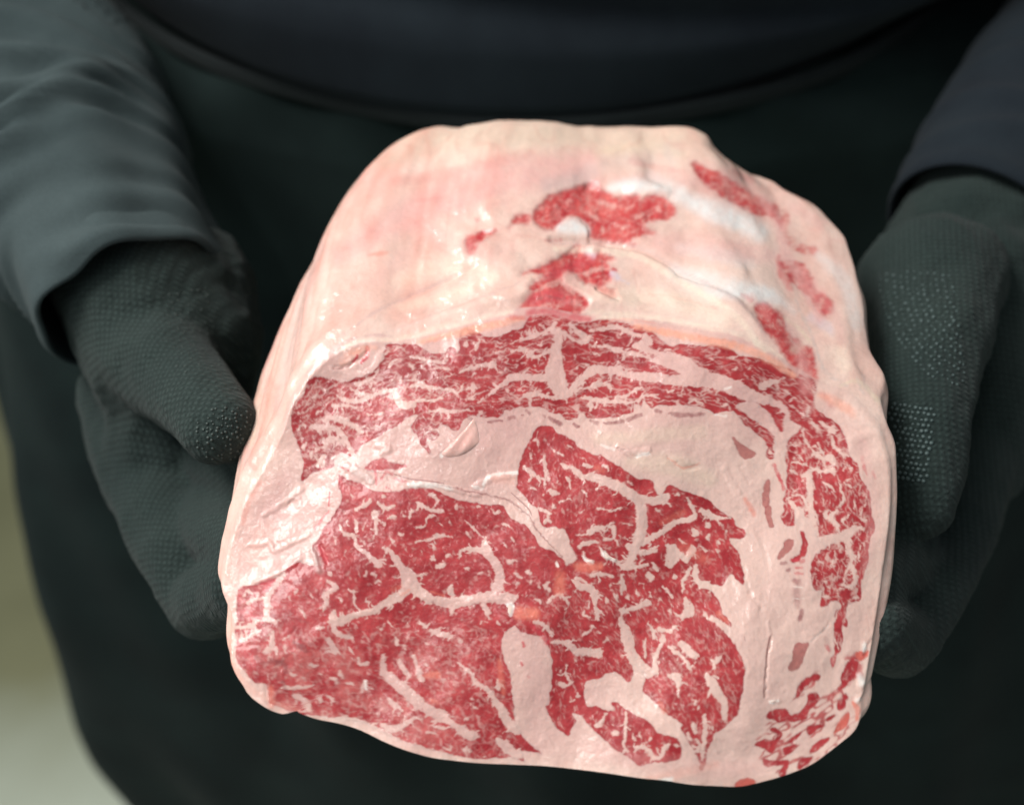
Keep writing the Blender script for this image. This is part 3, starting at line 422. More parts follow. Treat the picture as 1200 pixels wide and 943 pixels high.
def warp(a, ax_, ay_):
    yy, xx = np.mgrid[0:RH, 0:RW]
    return a[np.clip((yy+ay_+.5).astype(int), 0, RH-1), np.clip((xx+ax_+.5).astype(int), 0, RW-1)]
def groups(s): return [TT(g) for ln in s.strip().split('\n') for g in ln.split('|') if g.strip()]

SH = (RH, RW)
regions = {'cap_muscle': CAP, 'rib_eye_muscle': EYE, 'inner_muscle': INNER, 'lower_muscle': DROP, 'side_muscle': SIDE}
label = np.zeros(SH, np.int32); names = ['cut_fat']; lean = np.zeros(SH)
wx = fbm(SH, 20, 1)*3.2+vnoise(SH, 6, 5)*1.6; wy = fbm(SH, 20, 2)*3.2+vnoise(SH, 6, 6)*1.6
rmask = {}
for nm, poly in regions.items():
    m = warp(fill(poly), wx, wy); names.append(nm); label[m] = len(names)-1; lean[m] = 1; rmask[nm] = m
frag_ids = []
for key, poly in FRAG:
    m = warp(fill(poly), wx, wy); names.append('muscle_fragment'); frag_ids.append((len(names)-1, key)); label[m] = len(names)-1; lean[m] = 1
topl = np.zeros(SH, np.int32); topmask = np.zeros(SH)
for i, poly in enumerate(TOPLEAN):
    m = warp(fill(poly), wx*1.2, wy*1.2); topl[m] = i+1; topmask[m] = TOPA[i]
topmask = blur(topmask, 3.5); topmask = np.clip((topmask-.5+(vnoise(SH, 7, 97, .6)*.30+vnoise(SH, 16, 98, .5)*.30))*1.25+.5, 0, 1)*np.clip(topmask*4, 0, 1); topmask = blur(topmask, 1.6)
tfat = None

def scatter(acc, mask, n, ang, spread, ln, wd, amp, seed, bend=.6):
    r = np.random.default_rng(seed)
    ys, xs = np.nonzero(mask); k = r.integers(0, len(ys), n)
    for j in k:
        x = RX0+xs[j]/RS; y = RY0+ys[j]/RS
        a = (ang(x, y) if callable(ang) else ang)+r.normal()*spread
        L = r.uniform(*ln)*r.uniform(.5, 1.3); w = r.uniform(*wd); c = r.normal()*bend; ns = max(2, int(L/3)+1)
        p = [(x, y, w*.55)]
        for q in range(ns):
            a2 = a+c*(q/ns-.5)+r.normal()*.25
            x += math.cos(a2)*L/ns; y += math.sin(a2)*L/ns; p.append((x, y, w*(1-.7*abs(2*(q+1)/ns-1))))
        stroke(acc, np.array(p), soft=.9, amp=r.uniform(*amp), refine=False)

fat = np.zeros(SH)
for nm in ('eye', 'inner', 'drop', 'cap', 'side'):
    for g in groups(STRANDS[nm]):
        g = g.copy(); g[:, :2] += rng.normal(size=(len(g), 2))*.25
        amp = 1.0
        if len(g) == 2:                     # short flecks: bent, of uneven thickness and strength
            d = g[1, :2]-g[0, :2]; mid_ = (g[0]+g[1])/2; mid_[:2] += np.array((-d[1], d[0]))*rng.normal()*.22; mid_[2] *= rng.uniform(.9, 1.3)
            g = np.array([g[0]*np.array((1, 1, rng.uniform(.4, 1))), mid_, g[1]*np.array((1, 1, rng.uniform(.4, 1)))])
            if np.hypot(*d) < 14: amp = rng.uniform(.5, 1)
        stroke(fat, g, soft=2.6, amp=amp)
        for (xa, ya, wa), (xb, yb, wb) in zip(g[:-1], g[1:]):       # thin side branches feather out of the larger veins
            L_ = math.hypot(xb-xa, yb-ya)
            if wa+wb < 7 or amp < 1: continue
            for _ in range(rng.poisson(L_/6.5)):
                t_ = rng.random(); x_ = xa+(xb-xa)*t_; y_ = ya+(yb-ya)*t_; w_ = (wa+wb)/2; a_ = math.atan2(yb-ya, xb-xa)+rng.choice((-1, 1))*rng.uniform(.5, 1.35); l_ = w_*.5+rng.uniform(3, 9)
                m_ = np.array([(x_, y_, 2.8), (x_+math.cos(a_)*l_*.6, y_+math.sin(a_)*l_*.6, 2.2), (x_+math.cos(a_+.3)*l_, y_+math.sin(a_+.3)*l_, 1.0)])
                stroke(fat, m_, soft=1.5, amp=rng.uniform(.6, 1), refine=False)
wfx = fbm(SH, 10, 31)*3.6+vnoise(SH, 4, 35)*1.3; wfy = fbm(SH, 10, 32)*3.6+vnoise(SH, 4, 36)*1.3
fat = warp(fat, wfx, wfy)
rag = vnoise(SH, 4, 37)*.4+vnoise(SH, 8, 38)*.7+vnoise(SH, 14, 39)*.6
fat = np.clip((fat-.5+rag*.36)*2.6+.5, 0, 1)*np.clip(fat*6, 0, 1)
tfat = np.zeros(SH)
for g in groups(STRANDS['top']): stroke(tfat, g, soft=1.5)
tfat = blur(warp(tfat, wfx*1.3, wfy*1.3), 1)
fine = np.zeros(SH)
A = lambda d: math.radians(d)
# grain of the marbling, muscle by muscle (screen of the cut: x right, y down)
def cap_ang(x, y):
    if x < 400: return A(-25)+(y-480)*.012
    if x < 640: return A(-14)
    if x < 840: return A(8)
    return A(38)
def eye_ang(x, y):
    if y > 745: return A(-15 if x < 360 else 55)
    return A(70) if x < 430 else A(120)
def inner_ang(x, y):
    if y < 600: return A(60)
    if x > 740 and y > 680: return A(66)
    return A(50)
m = rmask
scatter(fine, m['cap_muscle'], 420, cap_ang, .3, (5, 18), (1.0, 2.6), (.3, .85), 11)
scatter(fine, m['cap_muscle'] & (np.arange(RW)[None, :] < 330), 80, cap_ang, .7, (4, 12), (1.2, 2.8), (.4, .9), 12)
scatter(fine, m['rib_eye_muscle'], 560, eye_ang, .9, (1, 7), (1.8, 4.0), (.15, .6), 13, bend=1.5)
low = m['rib_eye_muscle'] & (np.arange(RH)[:, None] > (735-RY0)*RS)
scatter(fine, low, 300, eye_ang, .5, (4, 14), (1.8, 4.4), (.15, .6), 14, bend=1.0)
scatter(fine, m['inner_muscle'], 600, inner_ang, .7, (1, 8), (1.6, 3.8), (.15, .6), 15, bend=1.5)
scatter(fine, m['inner_muscle'] & (np.arange(RH)[:, None] > (690-RY0)*RS), 380, inner_ang, .18, (5, 15), (1.0, 2.2), (.2, .6), 16)
scatter(fine, m['lower_muscle'], 130, A(75), .4, (3, 10), (1.2, 2.6), (.2, .7), 17)
scatter(fine, m['side_muscle'], 330, A(85), .6, (4, 12), (1.0, 2.4), (.35, .9), 18, bend=1.3)
fr = np.zeros(SH, bool)
for i, k in frag_ids: fr |= label == i
scatter(fine, fr, 120, A(-35), .5, (2, 7), (1.0, 2.2), (.2, .55), 19)
scatter(fine, topmask > .6, 330, A(-12), .45, (3, 12), (1.4, 4), (.1, .5), 20)
# a thin web of fat between the fibre bundles
def web(cell, ay, seed, thr):
    n = vnoise(SH, cell, seed, ay)+.45*vnoise(SH, cell*.45, seed+1, ay)
    gate = np.clip((vnoise(SH, cell*2.2, seed+2)+.35)*1.6, 0, 1)
    return np.clip((thr-np.abs(n))/thr*1.8, 0, 1)*gate
def vn2(X, Y, seed):
    g = np.random.default_rng(seed).random((256, 256))*2-1
    ix = np.floor(X).astype(int); iy = np.floor(Y).astype(int); fx = X-ix; fy = Y-iy; fx = fx*fx*(3-2*fx); fy = fy*fy*(3-2*fy)
    a = g[iy & 255, ix & 255]; b = g[iy & 255, (ix+1) & 255]; c = g[(iy+1) & 255, ix & 255]; d = g[(iy+1) & 255, (ix+1) & 255]
    return (a*(1-fx)+b*fx)*(1-fy)+(c*(1-fx)+d*fx)*fy
YY, XX = np.mgrid[0:RH, 0:RW]; PXX = RX0+XX/RS; PYY = RY0+YY/RS
wob = fbm(SH, 24, 131)*5
def threads(U, Vc, lu, lv, seed, thr):      # branching threads running along U
    n = vn2(U/lu, Vc/lv, seed)+.5*vn2(U/lu*2.1, Vc/lv*2.1, seed+1)
    gate = np.clip((vn2(U/lu/1.7, Vc/lv/3, seed+3)+.55)*1.5, 0, 1)
    return np.clip((thr-np.abs(n))/thr*2.2, 0, 1)*gate
base = np.interp(PXX[0], [320, 345, 420, 520, 640, 760, 860, 930, 990], [520, 480, 452, 432, 420, 420, 435, 470, 520])[None]
Vc = PYY-base+wob
fine = np.maximum(fine, threads(PXX+wob, Vc-(PXX < 640)*(PXX-640)*.12, 17, 4.6, 141, .14)*m['cap_muscle']*.72)
fine = np.maximum(fine, threads(PXX-wob, Vc-(PXX < 640)*(PXX-640)*.12, 30, 7.5, 151, .10)*m['cap_muscle']*.95)
fine = np.maximum(fine, threads(PYY+wob, PXX-wob, 11, 5.5, 161, .17)*m['side_muscle']*.9)
Ud = (PXX*.5+PYY*.87)+wob; Vd = (PXX*.87-PYY*.5)-wob
fine = np.maximum(fine, threads(Ud, Vd, 17, 8, 171, .06)*m['inner_muscle']*.3)
fine = np.maximum(fine, threads(Vd, Ud, 15, 9, 181, .05)*m['rib_eye_muscle']*.28)
fine = np.maximum(fine, threads(PXX*.8+PYY*.6+wob, PXX*.6-PYY*.8-wob, 20, 8, 191, .10)*low*.4)
fine = np.maximum(fine, web(26, .8, 107, .05)*m['rib_eye_muscle']*.3)
fine = np.maximum(fine, web(26, 1.2, 110, .05)*m['inner_muscle']*.3)
fine = np.maximum(fine, web(24, .6, 113, .09)*low*.6)
fine = np.maximum(fine, web(22, .4, 116, .1)*(topmask > .3)*.7)
fine = blur(warp(fine, fbm(SH, 10, 41)*3.2+vnoise(SH, 3, 43)*.9, fbm(SH, 10, 42)*3.2+vnoise(SH, 3, 44)*.9), .75)
spots = np.clip((fbm(SH, 7, 51, 2)-.30)*3, 0, 1)*.15            # paler cloudy patches in the lean
lean_s = blur(lean, 2.6); lean_s = np.clip((lean_s-.5+rag*.22)*2.4+.5, 0, 1)
lr = fill(PP('896,838 925,826 935,800 960,786 978,795 990,770 1006,765 1012,790 1002,812 1008,830 1003,855 985,872 955,893 925,908 905,908 888,885 880,868 900,858'))
lrt = blur(np.clip((.30-np.abs(vn2((PXX*.82-PYY*.57)/20+wob/20, (PXX*.57+PYY*.82)/6.5, 201)+.4*vn2((PXX*.82-PYY*.57)/9, (PXX*.57+PYY*.82)/3.5, 202)-.35))*5, 0, 1)*blur(lr.astype(float), 3), .8)
lean_s = np.maximum(lean_s, lrt*.85)
leanv = lean_s*(1-blur(fat, .6))*(1-blur(fine, .5)*.85)*(1-spots*.5)
topv = topmask*(1-blur(fine, .6)*.8)*(1-tfat*.55)

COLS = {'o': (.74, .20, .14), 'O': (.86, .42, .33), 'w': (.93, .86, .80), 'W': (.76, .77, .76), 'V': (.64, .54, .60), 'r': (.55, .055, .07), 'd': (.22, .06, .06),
        'D': (.30, .10, .10), 'b': (.46, .19, .165), 'g': (.58, .46, .42), 'l': (.80, .66, .60), 'y': (.72, .60, .44), 'Y': (.88, .72, .58), 'P': (.74, .40, .37), 'G': (.52, .36, .35), 'B': (.64, .49, .39), 'p': (.84, .38, .27), 'R': (.56, .065, .085)}  # whites and creams double as highlights, orange pink as shading under the rim
tints = []
twx = fbm(SH, 10, 121)*3.5; twy = fbm(SH, 10, 122)*3.5; tmod = np.clip(.85+.5*fbm(SH, 9, 123), .3, 1.1)
for ln in TINT.strip().split('\n'):
    for g in ln.split('|'):
        g = g.strip()
        if not g: continue
        head, rest = g.split(' ', 1); key, st = head.split(',')
        big = TT(rest)[:, 2].max()
        t = np.zeros(SH); stroke(t, TT(rest), soft=(max(.8, big*.35) if big < 9 else big*.45), amp=float(st))
        ys, xs = np.nonzero(t > 0)
        if len(ys) == 0: continue
        sl = (slice(max(0, ys.min()-12), ys.max()+13), slice(max(0, xs.min()-12), xs.max()+13)); tt = t[sl]
        if big > 2:
            yy, xx = np.mgrid[0:tt.shape[0], 0:tt.shape[1]]
            tt = tt[np.clip((yy+twy[sl]+.5).astype(int), 0, tt.shape[0]-1), np.clip((xx+twx[sl]+.5).astype(int), 0, tt.shape[1]-1)]*tmod[sl]
            tt = blur(np.clip(tt, 0, 1), 3 if big > 12 else (1.5 if big > 6 else .5))
        tints.append((key, sl, tt)); continue
        if len(ys) == 0: continue
        sl = (slice(max(0, ys.min()-8), ys.max()+9), slice(max(0, xs.min()-8), xs.max()+9))
        tints.append((key, sl, t[sl]))
relief = np.zeros(SH)
for ln in RELIEF.strip().split('\n'):
    for g in ln.split('|'):
        g = g.strip()
        if not g: continue
        st, rest = g.split(' ', 1); st = float(st); T = TT(rest); t = np.zeros(SH)
        stroke(t, T, soft=max(1.2, T[:, 2].max()*.35)); relief += t*st
# colour of the cut
big = fbm(SH, 120, 61); mid = fbm(SH, 30, 62); sm = fbm(SH, 6, 63, 2)
def mix(a, b, t): return a*(1-t[..., None])+b*t[..., None]
def C3(c): return np.ones(SH+(3,))*np.array(c)
fatc = mix(C3((.65, .385, .35)), C3((.70, .45, .395)), np.clip(.5+big*.8+mid*.35, 0, 1))
YY, XX = np.mgrid[0:RH, 0:RW]; PXX = RX0+XX/RS; PYY = RY0+YY/RS
warm = np.clip((PXX-560)/260, 0, 1)*np.clip((PYY-480)/60, 0, 1)
fatc = mix(fatc, C3((.76, .56, .475)), warm*.45)
fatc = fatc*(1+.035*sm[..., None]+.03*mid[..., None])
lc = mix(C3((.33, .022, .028)), C3((.47, .052, .056)), np.clip(.45+mid*.9, 0, 1))
lowz = np.clip((PYY-740)/30, 0, 1)*np.clip((560-PXX)/60, 0, 1)*np.clip(fbm(SH, 34, 68)*2.2+.35, 0, 1)
lc = mix(lc, C3((.66, .20, .18)), lowz*.4)
lc = lc*(1+.07*sm[..., None]+.05*vnoise(SH, 4, 66)[..., None]+.10*fbm(SH, 22, 67)[..., None])
capm = blur(rmask['cap_muscle'].astype(float), 3)
lc = mix(lc, lc*np.array((.92, .82, .82)), capm*.8)
streakn = vnoise(SH, 26, 70, .12)                       # faint dark fibres
lc = lc*(1-.10*np.clip(streakn, 0, 1)*capm)[..., None]
face = mix(fatc, lc, leanv)
for i, key in frag_ids:
    if key in 'bo':
        mm = blur((label == i).astype(float), 1.0); face = mix(face, C3(COLS[key])*(1+.12*sm[..., None]), mm*(.85 if key == 'b' else .5))
topf = mix(C3((.70, .455, .385)), C3((.78, .57, .49)), np.clip(.5+big*.9+mid*.5, 0, 1))
pinkz = warp(np.clip((fbm(SH, 70, 81)+.1)*1.6, 0, 1), fbm(SH, 60, 82)*70, fbm(SH, 60, 83)*70)*np.clip((330-PYY)/120, 0, 1)
topf = mix(topf, C3((.80, .46, .40)), pinkz*.7)
leftz = np.clip((400-PXX)/60, 0, 1); topf = mix(topf, C3((.80, .50, .42)), leftz*.5)
backz = np.clip((200-PYY)/40, 0, 1); topf = mix(topf, C3((.72, .55, .43)), backz*.6)
topf = topf*(1+.04*sm+.04*mid)[..., None]
tl = mix(C3((.46, .035, .042)), C3((.62, .11, .10)), np.clip(.5+mid, 0, 1))
halo = blur(topmask, 18); topf = mix(topf, C3((.72, .32, .30)), np.clip(halo*1.5, 0, 1)*.55*np.clip(.6+fbm(SH, 18, 96), 0, 1))
topf = mix(topf, tl*(1+.12*sm[..., None]), topv)
for key, sl, t in tints:
    c = np.array(COLS[key])*(1+.05*sm[sl][..., None])
    for im in (face, topf): im[sl] = im[sl]*(1-t[..., None])+c*t[..., None]
face = np.clip(face, 0, 1); topf = np.clip(topf, 0, 1)
ridge = 1-np.abs(fbm(SH, 60, 93, 3))*4; ridge = np.clip(ridge, 0, 1)**3*(1-leanv)        # low knife ridges in the fat
height = blur(warp(relief, wfx, wfy), 1.3)*.75-.07*blur(leanv, 1.6)+1.1*fbm(SH, 80, 94, 2)+.13*blur(fbm(SH, 14, 91, 3), 1)+.07*blur(fbm(SH, 5, 92, 2), .8)+.10*ridge

toprel = np.zeros(SH)
for ln in TOPREL.strip().split('\n'):
    for g in ln.split('|'):
        st, rest = g.strip().split(' ', 1); st = float(st); T = TT(rest); t = np.zeros(SH)
        stroke(t, T, soft=max(2.5, T[:, 2].max()*.5)); toprel += t*st
toprel = blur(toprel, 3)-.45*blur(topmask, 2)+.18*fbm(SH, 16, 95)*topmask

# ---------------------------------------------------------------- geometry of the roast in camera space (x right, y up, z away), metres
FPX, CX, CY = 1100.0, 600.0, 471.5
Z0, KT = .305, .30
BP = dict(ax=.051, ay=.80, L=.139, p=4.6, bx=.034, tx=.02, ty=.01)
def face_pt(px, py):
    u = (px-CX)/FPX; v = (CY-py)/FPX; z = Z0/(1-KT*v)
    return np.stack([u*z, v*z, z], -1)
FC = np.array([652.0, 655.0])
def edge_polar(n):
    p = cat(FACE_EDGE, 4); d = p-FC; th = np.arctan2(d[:, 1], d[:, 0]); r = np.hypot(d[:, 0], d[:, 1])
    o = np.argsort(th); th = th[o]; r = r[o]
    t = -math.pi+2*math.pi*np.arange(n)/n
    return t, np.interp(t, th, r, period=2*math.pi)
def ring_pts(P0, C0, u, q):
    """P0 (n,3) rim, u axial distance array (m,) -> (m,n,3)"""
    a = np.array([q['ax'], q['ay'], math.sqrt(max(.01, 1-q['ax']**2-q['ay']**2))])
    t = np.clip(u/q['L'], 0, 1); rho = (1-t**q['p'])**(1/q['p'])
    sx = (1+q['bx']*np.sin(math.pi*np.minimum(t*1.3, 1))+q['tx']*t)*rho; sy = (1+q['ty']*t)*rho
    D = P0-C0
    out = C0+a*u[:, None, None]+D[None]*np.stack([sx, sy, sy], -1)[:, None, :]
    return out, a

# ================================================================ the roast
NA, NR, NB = 1300, 340, 210
th, rr = edge_polar(NA)
cth, sth = np.cos(th), np.sin(th)
rt = np.concatenate([[0], (np.arange(1, NR)/(NR-1))**.86])       # radial stations, closer near the rim
rpx = FC[0]+rt[:, None]*rr*cth; rpy = FC[1]+rt[:, None]*rr*sth
Fp = face_pt(rpx, rpy)                                            # NR x NA x 3
a_ax = np.array([BP['ax'], BP['ay'], math.sqrt(1-BP['ax']**2-BP['ay']**2)])
fn = np.array([0, KT, -1.0]); fn /= np.linalg.norm(fn)           # face normal, towards the camera
def samp(img, x, y):
    X = np.clip((x-RX0)*RS-.5, 0, RW-1.001); Y = np.clip((y-RY0)*RS-.5, 0, RH-1.001)
    ix = X.astype(int); iy = Y.astype(int); fx = X-ix; fy = Y-iy
    if img.ndim == 3: fx = fx[..., None]; fy = fy[..., None]
    return (img[iy, ix]*(1-fx)+img[iy, ix+1]*fx)*(1-fy)+(img[iy+1, ix]*(1-fx)+img[iy+1, ix+1]*fx)*fy
hh = samp(height, rpx, rpy)*.00055
rim = np.clip((rt-.986)/.014, 0, 1)[:, None]**2
lowb = .0016*np.sin(rpx*.011+1)*np.sin(rpy*.013+.4)+.0012*np.sin(rpx*.023+rpy*.017)
Fp = Fp+fn*(hh*(1-rim)+lowb)[..., None]+a_ax*(rim*.0022)[..., None]
# outer wall
vlat = np.random.default_rng(3)
G3 = vlat.random((64, 64, 64))*2-1
def n3(P, s, off=0):
    Q = np.asarray(P)*s+off+17.3; i = np.floor(Q).astype(int); f = Q-i; f = f*f*(3-2*f); i &= 63; j = (i+1) & 63
    x0, y0, z0 = i[..., 0], i[..., 1], i[..., 2]; x1, y1, z1 = j[..., 0], j[..., 1], j[..., 2]; fx, fy, fz = f[..., 0], f[..., 1], f[..., 2]
    c = lambda a, b: a*(1-fx)+b*fx
    v0 = c(G3[x0, y0, z0], G3[x1, y0, z0])*(1-fy)+c(G3[x0, y1, z0], G3[x1, y1, z0])*fy
    v1 = c(G3[x0, y0, z1], G3[x1, y0, z1])*(1-fy)+c(G3[x0, y1, z1], G3[x1, y1, z1])*fy
    return v0*(1-fz)+v1*fz
P0 = Fp[-1]; C0 = face_pt(*FC)+a_ax*.0022
k = np.arange(1, NB)/(NB-1); u = BP['L']*(.35*k+.65*np.sin(k*math.pi/2))
Bp, _ = ring_pts(P0, C0, u, BP)
qs = np.clip(k/.30, 0, 1)[:, None]; qs = qs*qs*(3-2*qs)         # trim the wall to the outline traced from the photo
oc = cat(OUTLINE, 4)-FC; oth = np.arctan2(oc[:, 1], oc[:, 0]); orr = np.hypot(oc[:, 0], oc[:, 1]); oo = np.argsort(oth)
for it in range(4):
    ix_ = CX+FPX*Bp[..., 0]/Bp[..., 2]-FC[0]; iy_ = CY-FPX*Bp[..., 1]/Bp[..., 2]-FC[1]
    ph_ = np.arctan2(iy_, ix_); r_ = np.hypot(ix_, iy_); bn = ((ph_+math.pi)/(2*math.pi)*180).astype(int) % 180
    mxr = np.zeros(180); np.maximum.at(mxr, bn.ravel(), r_.ravel()); cb = (np.arange(180)+.5)/180*2*math.pi-math.pi
    dr = np.interp(cb, oth[oo], orr[oo], period=2*math.pi)-mxr
    dr = np.convolve(np.concatenate([dr[-4:], dr, dr[:4]]), np.array([1, 2, 3, 4, 5, 4, 3, 2, 1])/25, 'valid')
    mv = np.interp(ph_, cb, dr, period=2*math.pi)*qs*np.clip(r_/mxr[bn]*2-1, 0, 1)*.8
    Bp = Bp+np.stack([ix_/(r_+1e-6)*mv, -iy_/(r_+1e-6)*mv, 0*mv], -1)*Bp[..., 2:]/FPX
print('outline residual px', np.abs(dr).max())
D = Bp-C0; D = D-(D@a_ax)[..., None]*a_ax; D /= np.linalg.norm(D, axis=-1, keepdims=True)+1e-9
env = np.clip(k/.06, 0, 1)[:, None]*np.clip((1-k)/.1, 0, 1)[:, None]
along = Bp-(Bp@a_ax)[..., None]*a_ax*.45
right = np.clip(D[..., 0]*1.4-.1, 0, 1)
dsp = n3(along, 38)*.0022+n3(along, 95, 5)*.0009+n3(along, 210, 9)*.00035
dsp = dsp*(.22+1.5*right)+right*n3(Bp, 60, 11)*.0022
streak = n3(np.stack([np.broadcast_to(cth*7, (len(k), NA)), np.broadcast_to(sth*7, (len(k), NA)), np.broadcast_to(k[:, None]*1.6, (len(k), NA))], -1), 1.6, 2)
streak = streak+.6*n3(np.stack([np.broadcast_to(cth*7, (len(k), NA)), np.broadcast_to(sth*7, (len(k), NA)), np.broadcast_to(k[:, None]*3, (len(k), NA))], -1), 4.5, 8)
lip = np.exp(-((k-.03)/.03)**2)[:, None]*(.0018+.0004*n3(Bp, 80, 14))
bx_, by_ = CX+FPX*Bp[..., 0]/Bp[..., 2], CY-FPX*Bp[..., 1]/Bp[..., 2]
upw = np.clip(-(D*Bp/np.linalg.norm(Bp, axis=-1, keepdims=True)).sum(-1)*5-.1, 0, 1)
Bp = Bp+D*((dsp+streak*.0006*np.clip(-D[..., 0]*2.5-1.1, 0, 1))*env+lip*np.clip(k/.02, 0, 1)[:, None]+samp(toprel, bx_, by_)*.0021*upw*np.clip(k/.02, 0, 1)[:, None]*np.clip((1-k)/.08, 0, 1)[:, None])[..., None]
V = np.concatenate([Fp[0, :1], Fp[1:].reshape(-1, 3), Bp.reshape(-1, 3)])
nrow = NR-1+NB-1                                                  # rings after the centre point
ri = np.arange(nrow-1)[:, None]; ci = np.arange(NA)[None]; cj = (ci+1) % NA
Q = np.stack([1+ri*NA+ci, 1+ri*NA+cj, 1+(ri+1)*NA+cj, 1+(ri+1)*NA+ci], -1).reshape(-1, 4)
# fan in the middle as quads with a repeated point avoided: pair the triangles
fan = np.stack([np.zeros(NA//2, int), 1+(np.arange(2, NA+2, 2) % NA), 1+np.arange(1, NA, 2), 1+np.arange(0, NA, 2)], -1)
Q = np.concatenate([Q, fan])
Vw = W(V)
fnm = np.cross(Vw[Q[:, 2]]-Vw[Q[:, 0]], Vw[Q[:, 3]]-Vw[Q[:, 1]])
cen0 = Vw[Q].mean(1)
if (fnm[0]@(np.array([0, 0, CAMZ])-cen0[0])) < 0: Q = Q[:, ::-1]; fnm = -fnm
VN = np.zeros_like(Vw)
for c in range(4):
    for d in range(3): VN[:, d] += np.bincount(Q[:, c], fnm[:, d], minlength=len(Vw))
VN /= np.linalg.norm(VN, axis=1, keepdims=True)+1e-12
VN[:1+5*NA] = VN[1+5*NA:1+6*NA].mean(0)/np.linalg.norm(VN[1+5*NA:1+6*NA].mean(0))      # calm the pole of the polar grid
vx, vy = to_px(Vw)
nF = 1+(NR-1)*NA
col = np.zeros((len(V), 3)); lv = np.zeros(len(V))
col[:nF] = samp(face, vx[:nF], vy[:nF]); lv[:nF] = samp(leanv, vx[:nF], vy[:nF])
view = np.array([0, 0, CAMZ])-Vw; view /= np.linalg.norm(view, axis=1, keepdims=True)
side_w = np.clip(np.abs(((th+math.pi/2+math.pi) % (2*math.pi))-math.pi)/.5-1.5, 0, 1)       # 0 along the upper edge, 1 down the sides
rw = (np.clip((rt[1:]-.90)/.10, 0, 1)[:, None]**1.5*side_w[None]).ravel()[:, None]*(1-lv[1:nF, None])
col[1:nF] = col[1:nF]*(1-rw)+samp(topf, vx[1:nF], vy[1:nF])*rw
facing = np.clip((VN*view).sum(1)*5-.1, 0, 1)[nF:]
Pb = V[nF:]
gen = np.array((.80, .56, .45))*(1+.07*n3(Pb, 90)[:, None]+.05*n3(Pb, 25, 3)[:, None])
gen = gen*(1-np.clip(n3(Pb, 40, 21)*1.5-.3, 0, 1)[:, None]*np.array((.1, .45, .45)))
vein = np.clip(1-np.abs(n3(Pb*np.array((1, .5, .5)), 120, 31))*9, 0, 1)*np.clip(n3(Pb, 45, 33)*2, 0, 1)
tc_ = samp(topf, vx[nF:], vy[nF:])*(1-(vein*.12)[:, None]*np.array((.3, 1, 1)))
sk = streak.ravel(); lw_ = np.clip(-D[..., 0].ravel()*2.5-1.1, 0, 1)
tc_ = tc_*(1-(np.clip(sk, 0, 1)*.38*lw_)[:, None]*np.array((.12, .55, .6)))*(1+(np.clip(-sk, 0, 1)*.10*lw_)[:, None]*np.array((.5, 1, .9)))
col[nF:] = np.clip(gen*(1-facing[:, None])+tc_*facing[:, None], 0, .95)
lv[nF:] = samp(topv, vx[nF:], vy[nF:])*facing
# which part each cell belongs to
qc = Vw[Q].mean(1); qx, qy = to_px(qc); X = np.clip(((qx-RX0)*RS).astype(int), 0, RW-1); Y = np.clip(((qy-RY0)*RS).astype(int), 0, RH-1)
isF = (Q.max(1) < nF)
part = np.where(isF, label[Y, X], -1)
for i in range(1, len(names)):
    if (part == i).sum() <= 4: part[part == i] = 0
tl_ = topl[Y, X]; fz = (fnm*(np.array([0, 0, CAMZ])-qc)).sum(1) > 0
part = np.where(~isF & fz & (tl_ > 0), -1-tl_, part)
roast = empty('beef_rib_roast', W(face_pt(652, 915)+a_ax*.05))
tag(roast, 'large raw marbled beef roast held in two gloved hands, its cut side to the front', 'meat')
def cut(name, sel, lab=None):
    q = Q[sel]; ids, inv = np.unique(q, return_inverse=True); q = inv.reshape(q.shape)
    me = np_mesh(name, Vw[ids], q)
    a = me.attributes.new('pigment', 'FLOAT_COLOR', 'POINT'); c = np.ones((len(ids), 4), np.float32); c[:, :3] = col[ids]; a.data.foreach_set('color', c.ravel())
    a = me.attributes.new('leanness', 'FLOAT', 'POINT'); a.data.foreach_set('value', lv[ids].astype(np.float32))
    o = link(name, me, M_MEAT, roast)
    me.normals_split_custom_set_from_vertices(np.ascontiguousarray(VN[ids], np.float32).tolist())
    if lab: o['label'] = lab
    return o
cut('fat_cover', part == -1, 'thick cream coloured fat over the top and sides')
PL = {'cut_fat': 'pink seam fat between the muscles of the cut side', 'cap_muscle': 'dark red long muscle along the upper edge of the cut',
      'rib_eye_muscle': 'large marbled muscle at the lower left of the cut', 'inner_muscle': 'marbled muscle with a peaked top right of the middle',
      'lower_muscle': 'small tapering muscle at the bottom of the cut', 'side_muscle': 'narrow upright muscle near the right edge of the cut'}
for i, nm in enumerate(names):
    s = part == i
    if s.sum() > 4: cut(nm, s, PL.get(nm))
for i in range(len(TOPLEAN)):
    s = part == -2-i
    if s.sum() > 40: cut('exposed_muscle', s, 'red lean showing through the fat on top' if i == 0 else None)

